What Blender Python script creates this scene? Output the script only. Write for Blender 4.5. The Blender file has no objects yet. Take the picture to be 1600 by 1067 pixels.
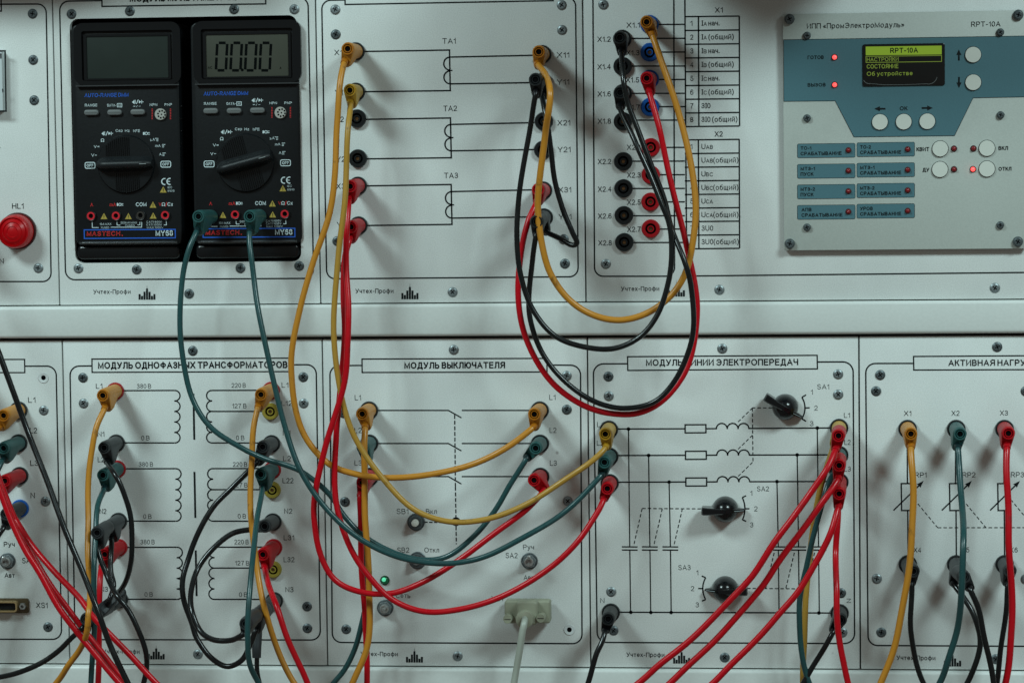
import bpy, math, random
from mathutils import Vector, Matrix, geometry
random.seed(7)
SC = bpy.context.scene
COL = SC.collection

# ------------------------------------------------------------------ camera
S = 0.0004                    # metres per panel unit
F = 4670.98                   # focal length in photo pixels
D = F * S                     # distance of the camera from the panel plane
PAN, TILT, ROLL = 0.108389, -0.0736675, 0.0129972
Rz = Matrix.Rotation(PAN, 3, 'Z'); Rx = Matrix.Rotation(TILT, 3, 'X'); Ry = Matrix.Rotation(ROLL, 3, 'Y')
R = Rz @ Rx @ Ry
cam_d = bpy.data.cameras.new('camera'); cam = bpy.data.objects.new('camera', cam_d); COL.objects.link(cam)
cam_d.sensor_width = 36.0; cam_d.lens = 36.0 * F / 1600.0
cam_d.clip_start = 0.05; cam_d.clip_end = 50
M = (R @ Matrix.Rotation(math.radians(90), 3, 'X')).to_4x4(); M.translation = Vector((0, -D, 0))
cam.matrix_world = M
SC.camera = cam

# ------------------------------------------------------------------ world and lamps
w = bpy.data.worlds.new('World'); SC.world = w; w.use_nodes = True
bg = w.node_tree.nodes['Background']
bg.inputs[0].default_value = (1.0, 0.95, 0.84, 1); bg.inputs[1].default_value = 0.135

def lamp(name, loc, target, sx, sy, energy, color):
    l = bpy.data.lights.new(name, 'AREA'); l.shape = 'RECTANGLE'; l.size = sx; l.size_y = sy
    l.energy = energy; l.color = color; l.spread = math.radians(130)
    o = bpy.data.objects.new(name, l); COL.objects.link(o); o.location = loc
    o.rotation_euler = (Vector(target) - Vector(loc)).to_track_quat('-Z', 'Y').to_euler()
    return o
lamp('bench_lamp', (-1.20, -1.15, 1.00), (-0.75, 0, -0.55), 0.50, 0.30, 11.8, (0.76, 1.0, 1.005))
lamp('bench_lamp', (0.90, -1.15, 1.00), (0.45, 0, -0.55), 0.50, 0.30, 11.8, (0.76, 1.0, 1.005))

SC.view_settings.view_transform = 'Standard'; SC.view_settings.look = 'None'
SC.view_settings.exposure = 0; SC.view_settings.gamma = 1; SC.view_settings.use_curve_mapping = False

# ------------------------------------------------------------------ geometry of the view
def P(u, v, h=0.0):
    """photo point -> real point standing h millimetres in front of the panel plane"""
    d = R @ Vector(((u - 800) / F, 1, -(v - 533.5) / F))
    t = (D - h * 0.001) / d.y
    return Vector((d.x * t, -h * 0.001, d.z * t))
def Q(u, v, h=0.0):
    p = P(u, v, h); return (p.x / S, p.z / S)        # panel units

# ------------------------------------------------------------------ materials
MATS = {}
def mat(name, col, rough=0.5, metal=0.0, spec=0.5, noise=0.0, scale=300.0, bump=0.0, emit=None, es=0.0, dirt=None, coat=0.0, subsurf=0.0):
    if name in MATS: return MATS[name]
    m = bpy.data.materials.new(name); m.use_nodes = True; nt = m.node_tree; b = nt.nodes['Principled BSDF']
    b.inputs['Base Color'].default_value = (*col, 1); b.inputs['Roughness'].default_value = rough
    b.inputs['Metallic'].default_value = metal; b.inputs['Specular IOR Level'].default_value = spec
    b.inputs['Coat Weight'].default_value = coat
    tc = nt.nodes.new('ShaderNodeTexCoord')
    src = None
    if noise > 0:
        n = nt.nodes.new('ShaderNodeTexNoise'); n.inputs['Scale'].default_value = scale; n.inputs['Detail'].default_value = 3
        nt.links.new(tc.outputs['Object'], n.inputs['Vector'])
        r = nt.nodes.new('ShaderNodeMapRange'); r.inputs[1].default_value = 0.3; r.inputs[2].default_value = 0.7
        r.inputs[3].default_value = 1 - noise; r.inputs[4].default_value = 1 + noise
        nt.links.new(n.outputs['Fac'], r.inputs[0])
        mx = nt.nodes.new('ShaderNodeVectorMath'); mx.operation = 'SCALE'; mx.inputs[0].default_value = col
        nt.links.new(r.outputs[0], mx.inputs['Scale']); nt.links.new(mx.outputs[0], b.inputs['Base Color']); src = mx.outputs[0]
        if bump > 0:
            bp = nt.nodes.new('ShaderNodeBump'); bp.inputs['Strength'].default_value = bump; bp.inputs['Distance'].default_value = 0.0002
            nt.links.new(n.outputs['Fac'], bp.inputs['Height']); nt.links.new(bp.outputs[0], b.inputs['Normal'])
    if dirt:
        dcol, lo, hi, dsc = dirt
        n = nt.nodes.new('ShaderNodeTexNoise'); n.inputs['Scale'].default_value = dsc; n.inputs['Detail'].default_value = 6
        n.inputs['Roughness'].default_value = 0.65
        nt.links.new(tc.outputs['Object'], n.inputs['Vector'])
        r = nt.nodes.new('ShaderNodeMapRange'); r.inputs[1].default_value = lo; r.inputs[2].default_value = hi
        nt.links.new(n.outputs['Fac'], r.inputs[0])
        mx = nt.nodes.new('ShaderNodeMix'); mx.data_type = 'RGBA'
        nt.links.new(r.outputs[0], mx.inputs[0])
        if src: nt.links.new(src, mx.inputs[6])
        else: mx.inputs[6].default_value = (*col, 1)
        mx.inputs[7].default_value = (*dcol, 1)
        nt.links.new(mx.outputs[2], b.inputs['Base Color'])
        rr = nt.nodes.new('ShaderNodeMapRange'); rr.inputs[1].default_value = .3; rr.inputs[2].default_value = .7
        rr.inputs[3].default_value = max(rough - .08, .05); rr.inputs[4].default_value = min(rough + .12, 1)
        nt.links.new(n.outputs['Fac'], rr.inputs[0]); nt.links.new(rr.outputs[0], b.inputs['Roughness'])
    if emit:
        b.inputs['Emission Color'].default_value = (*emit, 1); b.inputs['Emission Strength'].default_value = es
    MATS[name] = m; return m

def panel_material():
    m = bpy.data.materials.new('painted_panel'); m.use_nodes = True; nt = m.node_tree; b = nt.nodes['Principled BSDF']
    tc = nt.nodes.new('ShaderNodeTexCoord')
    def noise(scale, det):
        n = nt.nodes.new('ShaderNodeTexNoise'); n.inputs['Scale'].default_value = scale; n.inputs['Detail'].default_value = det
        nt.links.new(tc.outputs['Object'], n.inputs['Vector']); return n
    fine = noise(1500, 2); mid = noise(22, 9); big = noise(5, 2)
    rf = nt.nodes.new('ShaderNodeMapRange'); rf.inputs[1].default_value = .3; rf.inputs[2].default_value = .7; rf.inputs[3].default_value = .90; rf.inputs[4].default_value = 1.10
    nt.links.new(fine.outputs['Fac'], rf.inputs[0])
    rm = nt.nodes.new('ShaderNodeMapRange'); rm.inputs[1].default_value = .3; rm.inputs[2].default_value = .7; rm.inputs[3].default_value = .945; rm.inputs[4].default_value = 1.035
    nt.links.new(mid.outputs['Fac'], rm.inputs[0])
    mu = nt.nodes.new('ShaderNodeMath'); mu.operation = 'MULTIPLY'; nt.links.new(rf.outputs[0], mu.inputs[0]); nt.links.new(rm.outputs[0], mu.inputs[1])
    cr = nt.nodes.new('ShaderNodeMix'); cr.data_type = 'RGBA'; cr.inputs[6].default_value = (0.595, 0.64, 0.635, 1); cr.inputs[7].default_value = (0.64, 0.645, 0.62, 1)
    nt.links.new(big.outputs['Fac'], cr.inputs[0])
    sc = nt.nodes.new('ShaderNodeVectorMath'); sc.operation = 'SCALE'; nt.links.new(cr.outputs[2], sc.inputs[0]); nt.links.new(mu.outputs[0], sc.inputs['Scale'])
    # a few specks of dirt and old scratches
    vo = nt.nodes.new('ShaderNodeTexVoronoi'); vo.inputs['Scale'].default_value = 26; nt.links.new(tc.outputs['Object'], vo.inputs['Vector'])
    th = nt.nodes.new('ShaderNodeMapRange'); th.inputs[1].default_value = .035; th.inputs[2].default_value = .012; nt.links.new(vo.outputs['Distance'], th.inputs[0])
    mk = nt.nodes.new('ShaderNodeMath'); mk.operation = 'MULTIPLY'; nt.links.new(th.outputs[0], mk.inputs[0]); mk.inputs[1].default_value = .55
    mx = nt.nodes.new('ShaderNodeMix'); mx.data_type = 'RGBA'; nt.links.new(mk.outputs[0], mx.inputs[0]); nt.links.new(sc.outputs[0], mx.inputs[6]); mx.inputs[7].default_value = (.12, .1, .09, 1)
    nt.links.new(mx.outputs[2], b.inputs['Base Color'])
    rg = nt.nodes.new('ShaderNodeMapRange'); rg.inputs[1].default_value = .35; rg.inputs[2].default_value = .65; rg.inputs[3].default_value = .34; rg.inputs[4].default_value = .52
    nt.links.new(mid.outputs['Fac'], rg.inputs[0]); nt.links.new(rg.outputs[0], b.inputs['Roughness']); b.inputs['Specular IOR Level'].default_value = .35
    bp = nt.nodes.new('ShaderNodeBump'); bp.inputs['Strength'].default_value = .25; bp.inputs['Distance'].default_value = .0001
    nt.links.new(fine.outputs['Fac'], bp.inputs['Height']); nt.links.new(bp.outputs[0], b.inputs['Normal'])
    return m
PANEL = panel_material()
INK = mat('black_ink', (.007, .010, .011), .6, spec=.15)
GREYINK = mat('thin_ink', (.020, .026, .029), .6, spec=.15)
DARK = mat('shade_black', (.003, .003, .0035), .9, spec=.02)  # near-black colour stands for the shade inside holes and gaps
STEEL = mat('zinc_steel', (.22, .255, .265), .42, .6, noise=.25, scale=900)
DSTEEL = mat('dull_steel', (.095, .115, .122), .45, .6, noise=.3, scale=900)
NICKEL = mat('nickel', (.40, .41, .40), .28, .6, noise=.15, scale=700)
BRASS = mat('brass_contact', (.20, .11, .05), .4, .8)
BLACKP = mat('black_plastic', (.007, .009, .010), .38, spec=.3, noise=.2, scale=500)
BLACKG = mat('black_gloss', (.004, .005, .006), .2, spec=.4)
SOCK = {'black': mat('socket_black', (.0075, .0095, .0105), .34, spec=.35), 'blue': mat('socket_blue', (.004, .085, .36), .35, spec=.3),
        'red': mat('socket_red', (.33, .004, .009), .35, spec=.3), 'yellow': mat('socket_yellow', (.30, .235, .035), .4, spec=.3)}
CAB = {'orange': (mat('cable_orange', (.48, .20, .018), .34, spec=.4, dirt=((.10, .045, .008), .60, .74, 90)), mat('plug_orange', (.50, .215, .026), .42, spec=.25, noise=.05, scale=150), mat('plug_orange_dark', (.36, .12, .006), .4, spec=.25)),
       'yellow': (mat('cable_yellow', (.39, .215, .030), .36, spec=.4, dirt=((.09, .05, .010), .60, .74, 90)), mat('plug_yellow', (.44, .265, .034), .42, spec=.25, noise=.05, scale=150), mat('plug_yellow_dark', (.36, .19, .012), .4, spec=.25)),
       'red': (mat('cable_red', (.46, .0015, .008), .30, spec=.32, dirt=((.20, .004, .006), .58, .75, 70)), mat('plug_red', (.38, .0035, .008), .42, spec=.14, noise=.05, scale=150), mat('plug_red_dark', (.15, .002, .005), .4, spec=.25)),
       'teal': (mat('cable_teal', (.014, .060, .062), .28, spec=.42, dirt=((.012, .035, .036), .56, .75, 80)), mat('plug_teal', (.022, .084, .082), .42, spec=.25, noise=.05, scale=150), mat('plug_teal_dark', (.006, .020, .022), .4, spec=.25)),
       'black': (mat('cable_black', (.0045, .006, .0065), .24, spec=.42, dirt=((.022, .022, .020), .60, .78, 60)), mat('plug_black', (.007, .009, .010), .42, spec=.3, noise=.1, scale=150), mat('plug_black_dark', (.003, .003, .004), .35, spec=.3)),
       'grey': (mat('cable_black', (.0045, .006, .0065), .24, spec=.42, dirt=((.022, .022, .020), .60, .78, 60)), mat('plug_charcoal', (.022, .025, .027), .45, spec=.3, noise=.1, scale=150), mat('plug_black_dark', (.003, .003, .004), .35, spec=.3))}

# ------------------------------------------------------------------ object helpers
def mesh(name, V, Fc, smooth=False, mi=None):
    me = bpy.data.meshes.new(name); me.from_pydata([tuple(v) for v in V], [], Fc); me.update()
    if smooth: me.polygons.foreach_set('use_smooth', [True] * len(me.polygons))
    if mi: me.polygons.foreach_set('material_index', mi)
    return me
def obj(name, me, m, parent=None, loc=(0, 0, 0), rot=None):
    if m is not None and not me.materials:
        for x in (m if isinstance(m, (list, tuple)) else [m]): me.materials.append(x)
    o = bpy.data.objects.new(name, me); COL.objects.link(o)
    base = Vector(parent['base']) if parent is not None and 'base' in parent else Vector((0, 0, 0))
    o.location = Vector(loc) - base
    if rot is not None: o.rotation_euler = rot
    o['base'] = tuple(Vector(loc)) if rot is None else tuple(Vector(loc))
    if parent is not None: o.parent = parent
    return o
def thing(name, label, cat, loc, group=None):
    o = bpy.data.objects.new(name, None); COL.objects.link(o); o.empty_display_size = .02
    o.location = loc; o['label'] = label; o['category'] = cat; o['base'] = tuple(loc)
    if group: o['group'] = group
    return o

def sharp(me, ang=35):
    try: me.set_sharp_from_angle(angle=math.radians(ang))
    except Exception: pass

def plate_mesh(name, outer, holes, h0, h1, bevel=0.0, h=None):
    """outer, holes: loops in panel units; slab between h0 and h1 millimetres"""
    loops = [outer] + list(holes)
    tri = geometry.tessellate_polygon([[Vector((x, z, 0)) for x, z in lp] for lp in loops])
    flat = [p for lp in loops for p in lp]; n = len(flat)
    V = [(x * S, -h1 * .001, z * S) for x, z in flat] + [(x * S, -h0 * .001, z * S) for x, z in flat]
    Fc = []
    for t in tri:
        a, b, c = t
        A, B, C = (Vector(flat[i]) for i in t)
        cr = (B.x - A.x) * (C.y - A.y) - (B.y - A.y) * (C.x - A.x)
        if cr < 0: b, c = c, b
        Fc.append((a, b, c))
    k = 0
    for lp in loops:
        m = len(lp)
        for i in range(m):
            a = k + i; b = k + (i + 1) % m
            Fc.append((a, a + n, b + n, b))
        k += m
    me = mesh(name, V, Fc); 
    import bmesh
    bm = bmesh.new(); bm.from_mesh(me); bmesh.ops.recalc_face_normals(bm, faces=bm.faces)
    bm.to_mesh(me); bm.free()
    return me

def rrect(x0, z0, x1, z1, r, n=6):
    pts = []
    for cx, cz, a0 in ((x1 - r, z1 - r, 0), (x0 + r, z1 - r, 90), (x0 + r, z0 + r, 180), (x1 - r, z0 + r, 270)):
        for i in range(n + 1):
            a = math.radians(a0 + 90 * i / n); pts.append((cx + r * math.cos(a), cz + r * math.sin(a)))
    return pts

def lathe(profile, n=28, cap0=False, cap1=False, phase=0):
    """profile: (r units, h mm); axis towards the viewer; local coordinates"""
    V, Fc = [], []
    for r, h in profile:
        for i in range(n):
            a = 2 * math.pi * i / n + phase; V.append((r * S * math.cos(a), -h * .001, r * S * math.sin(a)))
    for k in range(len(profile) - 1):
        for i in range(n):
            a = k * n + i; b = k * n + (i + 1) % n
            Fc.append((a, b, b + n, a + n))
    if cap1: Fc.append(tuple((len(profile) - 1) * n + i for i in range(n)))
    if cap0: Fc.append(tuple(reversed(range(n))))
    return V, Fc
_lc = {}
def lathe_mesh(key, profile, n=28, cap0=False, cap1=True, ang=35, mats=None, phase=0):
    if key in _lc: return _lc[key]
    V, Fc = lathe(profile, n, cap0, cap1, phase); me = mesh(key, V, Fc, True); sharp(me, ang)
    if mats: 
        for m in (mats if isinstance(mats, (list, tuple)) else [mats]): me.materials.append(m)
    _lc[key] = me; return me

def box_loop_mesh(name, loop, h0, h1, bev=.6, steps=3):
    """rounded slab: loop lofted with softened front edge; loop in local units, bev in mm"""
    n = len(loop); cx = sum(p[0] for p in loop) / n; cz = sum(p[1] for p in loop) / n
    V, Fc = [], []
    secs = [(0, h0)]
    for i in range(steps + 1):
        a = math.pi / 2 * i / steps
        secs.append((bev * (1 - math.cos(a)), h1 - bev + bev * math.sin(a)))
    # inward offset along vertex normals
    nr = []
    for i in range(n):
        a = Vector(loop[i - 1]); b = Vector(loop[(i + 1) % n]); t = (b - a)
        t = t.normalized() if t.length > 0 else Vector((1, 0)); nr.append(Vector((-t.y, t.x)))
    for off, h in secs:
        for i in range(n):
            p = Vector(loop[i]) + nr[i] * (off * .001 / S); V.append((p.x * S, -h * .001, p.y * S))
    for k in range(len(secs) - 1):
        for i in range(n):
            a = k * n + i; b = k * n + (i + 1) % n; Fc.append((a, b, b + n, a + n))
    Fc.append(tuple((len(secs) - 1) * n + i for i in range(n)))
    me = mesh(name, V, Fc, True); sharp(me, 40); return me

# ------------------------------------------------------------------ printing
# stroke lettering: every character is a few centre lines in a box of cap height 1
def EA(cx, cy, rx, ry, a0, a1, n=9):
    return [(cx + rx * math.cos(math.radians(a0 + (a1 - a0) * i / n)), cy + ry * math.sin(math.radians(a0 + (a1 - a0) * i / n))) for i in range(n + 1)]
G = {}
def g(ch, w, *st):
    for c in ch: G[c] = (w, st)
g('AА', .84, [(0, 0), (.42, 1), (.84, 0)], [(.14, .32), (.70, .32)])
g('Б', .68, [(.60, 1), (0, 1), (0, 0), (.38, 0)] + EA(.38, .29, .30, .29, -90, 90) + [(0, .58)])
g('BВ', .68, [(0, .53), (0, 0), (.38, 0)] + EA(.38, .265, .30, .265, -90, 90) + [(0, .53), (0, 1), (.36, 1)] + EA(.36, .765, .27, .235, 90, -90))
g('Г', .56, [(0, 0), (0, 1), (.56, 1)])
g('Д', .86, [(0, -.2), (0, 0), (.86, 0), (.86, -.2)], [(.12, 0), (.24, .3), (.27, 1), (.72, 1), (.72, 0)])
g('EЕ', .64, [(.64, 0), (0, 0), (0, 1), (.62, 1)], [(0, .53), (.58, .53)])
g('З', .62, EA(.31, .75, .27, .25, 165, -90, 12) + [(.2, .5)], EA(.31, .27, .31, .27, 90, -160, 12))
g('3', .60, EA(.30, .75, .25, .25, 165, -90, 12) + [(.2, .5)], EA(.29, .27, .30, .27, 90, -165, 12))
g('И', .74, [(0, 1), (0, 0), (.74, 1), (.74, 0)])
g('Й', .74, [(0, 1), (0, 0), (.74, 1), (.74, 0)], EA(.37, 1.25, .17, .12, 190, 350))
g('K', .70, [(0, 0), (0, 1)], [(.66, 1), (0, .36)], [(.24, .6), (.70, 0)])
g('К', .64, [(0, 0), (0, 1)], [(.60, 1), (.30, .62), (0, .52)], [(.30, .58), (.66, 0)])
g('Л', .76, [(0, 0), (.1, .02), (.17, .2), (.20, 1), (.76, 1), (.76, 0)])
g('MМ', .88, [(0, 0), (0, 1), (.44, .06), (.88, 1), (.88, 0)])
g('HН', .74, [(0, 0), (0, 1)], [(.74, 0), (.74, 1)], [(0, .53), (.74, .53)])
g('N', .74, [(0, 0), (0, 1), (.74, 0), (.74, 1)])
g('OО', .92, EA(.46, .5, .46, .51, 90, 450, 22))
g('П', .72, [(0, 0), (0, 1), (.72, 1), (.72, 0)])
g('PР', .70, [(0, 0), (0, 1), (.40, 1)] + EA(.40, .72, .30, .28, 90, -90) + [(0, .44)])
g('R', .76, [(0, 0), (0, 1), (.42, 1)] + EA(.42, .735, .30, .265, 90, -90) + [(0, .47)], [(.40, .47), (.76, 0)])
g('CС', .84, EA(.45, .5, .44, .51, 40, 320, 18))
g('G', .88, EA(.45, .5, .44, .51, 42, 325, 16) + [(.84, .48), (.5, .48)])
g('S', .72, EA(.36, .76, .31, .25, 20, 230, 10) + EA(.36, .25, .34, .26, 60, -165, 12))
g('TТ', .76, [(.38, 0), (.38, 1)], [(0, 1), (.76, 1)])
g('У', .74, [(0, 1), (.40, .3)], [(.74, 1), (.36, .15), (.24, .01), (.08, .02)])
g('Ф', .96, [(.48, 0), (.48, 1)], EA(.48, .53, .44, .30, 90, 450, 20))
g('XХ', .80, [(0, 0), (.78, 1)], [(.02, 1), (.80, 0)])
g('Ч', .66, [(0, 1), (0, .66)] + EA(.24, .66, .24, .22, 180, 270) + [(.66, .5)], [(.66, 1), (.66, 0)])
g('Ь', .66, [(0, 1), (0, 0), (.38, 0)] + EA(.38, .28, .28, .28, -90, 90) + [(0, .56)])
g('Ы', .88, [(0, 1), (0, 0), (.34, 0)] + EA(.34, .28, .26, .28, -90, 90) + [(0, .56)], [(.88, 0), (.88, 1)])
g('Э', .84, EA(.39, .5, .44, .51, 140, -140, 18), [(.26, .52), (.82, .52)])
g('Ю', 1.10, [(0, 0), (0, 1)], [(0, .52), (.30, .52)], EA(.70, .5, .40, .51, 90, 450, 20))
g('Я', .74, [(.74, 0), (.74, 1), (.34, 1)] + EA(.34, .735, .30, .265, 90, 270) + [(.74, .47)], [(.36, .47), (0, 0)])
g('D', .78, [(0, 0), (0, 1), (.34, 1)] + EA(.34, .5, .44, .5, 90, -90, 12) + [(0, 0)])
g('F', .60, [(0, 0), (0, 1), (.60, 1)], [(0, .52), (.52, .52)])
g('I', .04, [(.02, 0), (.02, 1)])
g('L', .56, [(0, 1), (0, 0), (.56, 0)])
g('U', .74, [(0, 1), (0, .34)] + EA(.37, .34, .37, .35, 180, 360) + [(.74, 1)])
g('V', .80, [(0, 1), (.40, 0), (.80, 1)])
g('Y', .80, [(.4, 0), (.4, .42), (0, 1)], [(.4, .42), (.80, 1)])
g('0', .58, EA(.29, .5, .29, .51, 90, 450, 18))
g('1', .28, [(.28, 0), (.28, 1), (.2, .86), (0, .74)])
g('2', .60, EA(.30, .72, .29, .28, 170, -20, 10) + [(.46, .46), (.12, .16), (0, 0), (.60, 0)])
g('4', .64, [(.48, 0), (.48, 1), (0, .3), (.64, .3)])
g('5', .60, [(.55, 1), (.13, 1), (.07, .5)] + EA(.30, .32, .30, .32, 130, -165, 12))
g('6', .60, EA(.32, .72, .25, .29, 25, 95, 5) + EA(.33, .46, .33, .55, 100, 180, 5) + EA(.30, .31, .30, .31, 180, -180, 16))
g('7', .60, [(0, 1), (.60, 1), (.36, .6), (.20, 0)])
g('8', .60, EA(.30, .76, .24, .24, 90, 450, 14), EA(.30, .27, .30, .27, 90, 450, 14))
g('-', .32, [(0, .38), (.32, .38)]); g('.', .06, [(.0, .05), (.09, .05)]); g('/', .34, [(0, 0), (.34, 1)]); g('=', .50, [(0, .35), (.5, .35)], [(0, .6), (.5, .6)])
g('~', .50, [(0, .4), (.12, .55), (.25, .5), (.38, .4), (.5, .55)]); g('(', .22, [(.22, 1.05), (.06, .75), (0, .4), (.06, .05), (.22, -.25)]); g(')', .22, [(0, 1.05), (.16, .75), (.22, .4), (.16, .05), (0, -.25)])
g('«', .50, [(.22, .6), (0, .36), (.22, .12)], [(.50, .6), (.28, .36), (.50, .12)]); g('»', .50, [(0, .6), (.22, .36), (0, .12)], [(.28, .6), (.50, .36), (.28, .12)])
g('Ω', .84, [(0, 0), (.28, 0), (.28, .14)] + EA(.42, .56, .40, .45, 245, -65, 16) + [(.56, 0), (.84, 0)])
g('µ', .54, [(0, -.25), (0, .7)], [(0, .22)] + EA(.25, .22, .25, .22, 180, 340) + [(.54, .7)], [(.54, .7), (.54, 0)])
g('aа', .54, EA(.27, .50, .25, .22, 155, 0, 6) + [(.52, .0)], [(.52, .42), (.22, .38)] + EA(.2, .2, .2, .19, 90, 270, 6) + [(.4, .06), (.52, .2)])
g('б', .58, EA(.29, .32, .29, .33, 180, -180, 16), [(0, .32), (.02, .7), (.14, .9), (.5, 1.02)])
g('в', .52, [(0, .37), (0, 0), (.30, 0)] + EA(.30, .185, .20, .185, -90, 90, 6) + [(0, .37), (0, .72), (.28, .72)] + EA(.28, .545, .18, .175, 90, -90, 6))
g('д', .64, [(0, -.18), (0, 0), (.64, 0), (.64, -.18)], [(.1, 0), (.19, .3), (.2, .72), (.53, .72), (.53, 0)])
g('eе', .58, [(.02, .38), (.57, .38)] + EA(.29, .37, .28, .36, 0, 315, 16))
g('и', .54, [(0, .72), (0, 0), (.54, .72), (.54, 0)])
g('й', .54, [(0, .72), (0, 0), (.54, .72), (.54, 0)], EA(.27, 1.0, .15, .1, 190, 350, 6))
g('кk', .46, [(0, 0), (0, .72)], [(.44, .72), (.2, .42), (0, .38)], [(.2, .42), (.48, 0)])
g('л', .54, [(0, 0), (.1, .05), (.13, .72), (.54, .72), (.54, 0)])
g('м', .66, [(0, 0), (0, .72), (.33, .04), (.66, .72), (.66, 0)])
g('н', .54, [(0, 0), (0, .72)], [(.54, 0), (.54, .72)], [(0, .38), (.54, .38)])
g('oо', .60, EA(.30, .36, .30, .37, 90, 450, 16))
g('п', .52, [(0, 0), (0, .72), (.52, .72), (.52, 0)])
g('pр', .58, [(0, -.27), (0, .72)], EA(.29, .36, .29, .37, 180, -180, 16))
g('cс', .54, EA(.30, .36, .29, .37, 45, 315, 14))
g('т', .52, [(.26, 0), (.26, .72)], [(0, .72), (.52, .72)])
g('yу', .54, [(0, .72), (.28, .04)], [(.54, .72), (.26, -.08), (.17, -.25), (.02, -.26)])
g('ф', .86, [(.43, -.27), (.43, 1)], EA(.43, .36, .40, .37, 90, 450, 16))
g('xх', .52, [(0, 0), (.50, .72)], [(.02, .72), (.52, 0)])
g('ч', .48, [(0, .72), (0, .5)] + EA(.18, .5, .18, .2, 180, 270, 5) + [(.48, .36)], [(.48, .72), (.48, 0)])
g('щ', .84, [(0, .72), (0, 0), (.78, 0), (.84, 0), (.84, -.2)], [(.38, .72), (.38, 0)], [(.76, .72), (.76, 0)])
g('ь', .50, [(0, .72), (0, 0), (.28, 0)] + EA(.28, .2, .22, .2, -90, 90, 6) + [(0, .4)])
g('z', .46, [(.02, .72), (.46, .72), (0, 0), (.48, 0)])
g('m', .84, [(0, 0), (0, .72)], [(0, .5)] + EA(.22, .5, .2, .22, 160, 0, 6) + [(.42, 0)], [(.42, .5)] + EA(.63, .5, .21, .22, 160, 0, 6) + [(.84, 0)])
g('h', .54, [(0, 0), (0, 1)], [(0, .46)] + EA(.27, .46, .26, .26, 160, 0, 6) + [(.53, 0)])
g('ц', .60, [(0, .72), (0, 0), (.60, 0), (.60, -.2)], [(.5, .72), (.5, 0)])
g('D', .78, [(0, 0), (0, 1), (.34, 1)] + EA(.34, .5, .44, .5, 90, -90, 12) + [(0, 0)])
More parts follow.
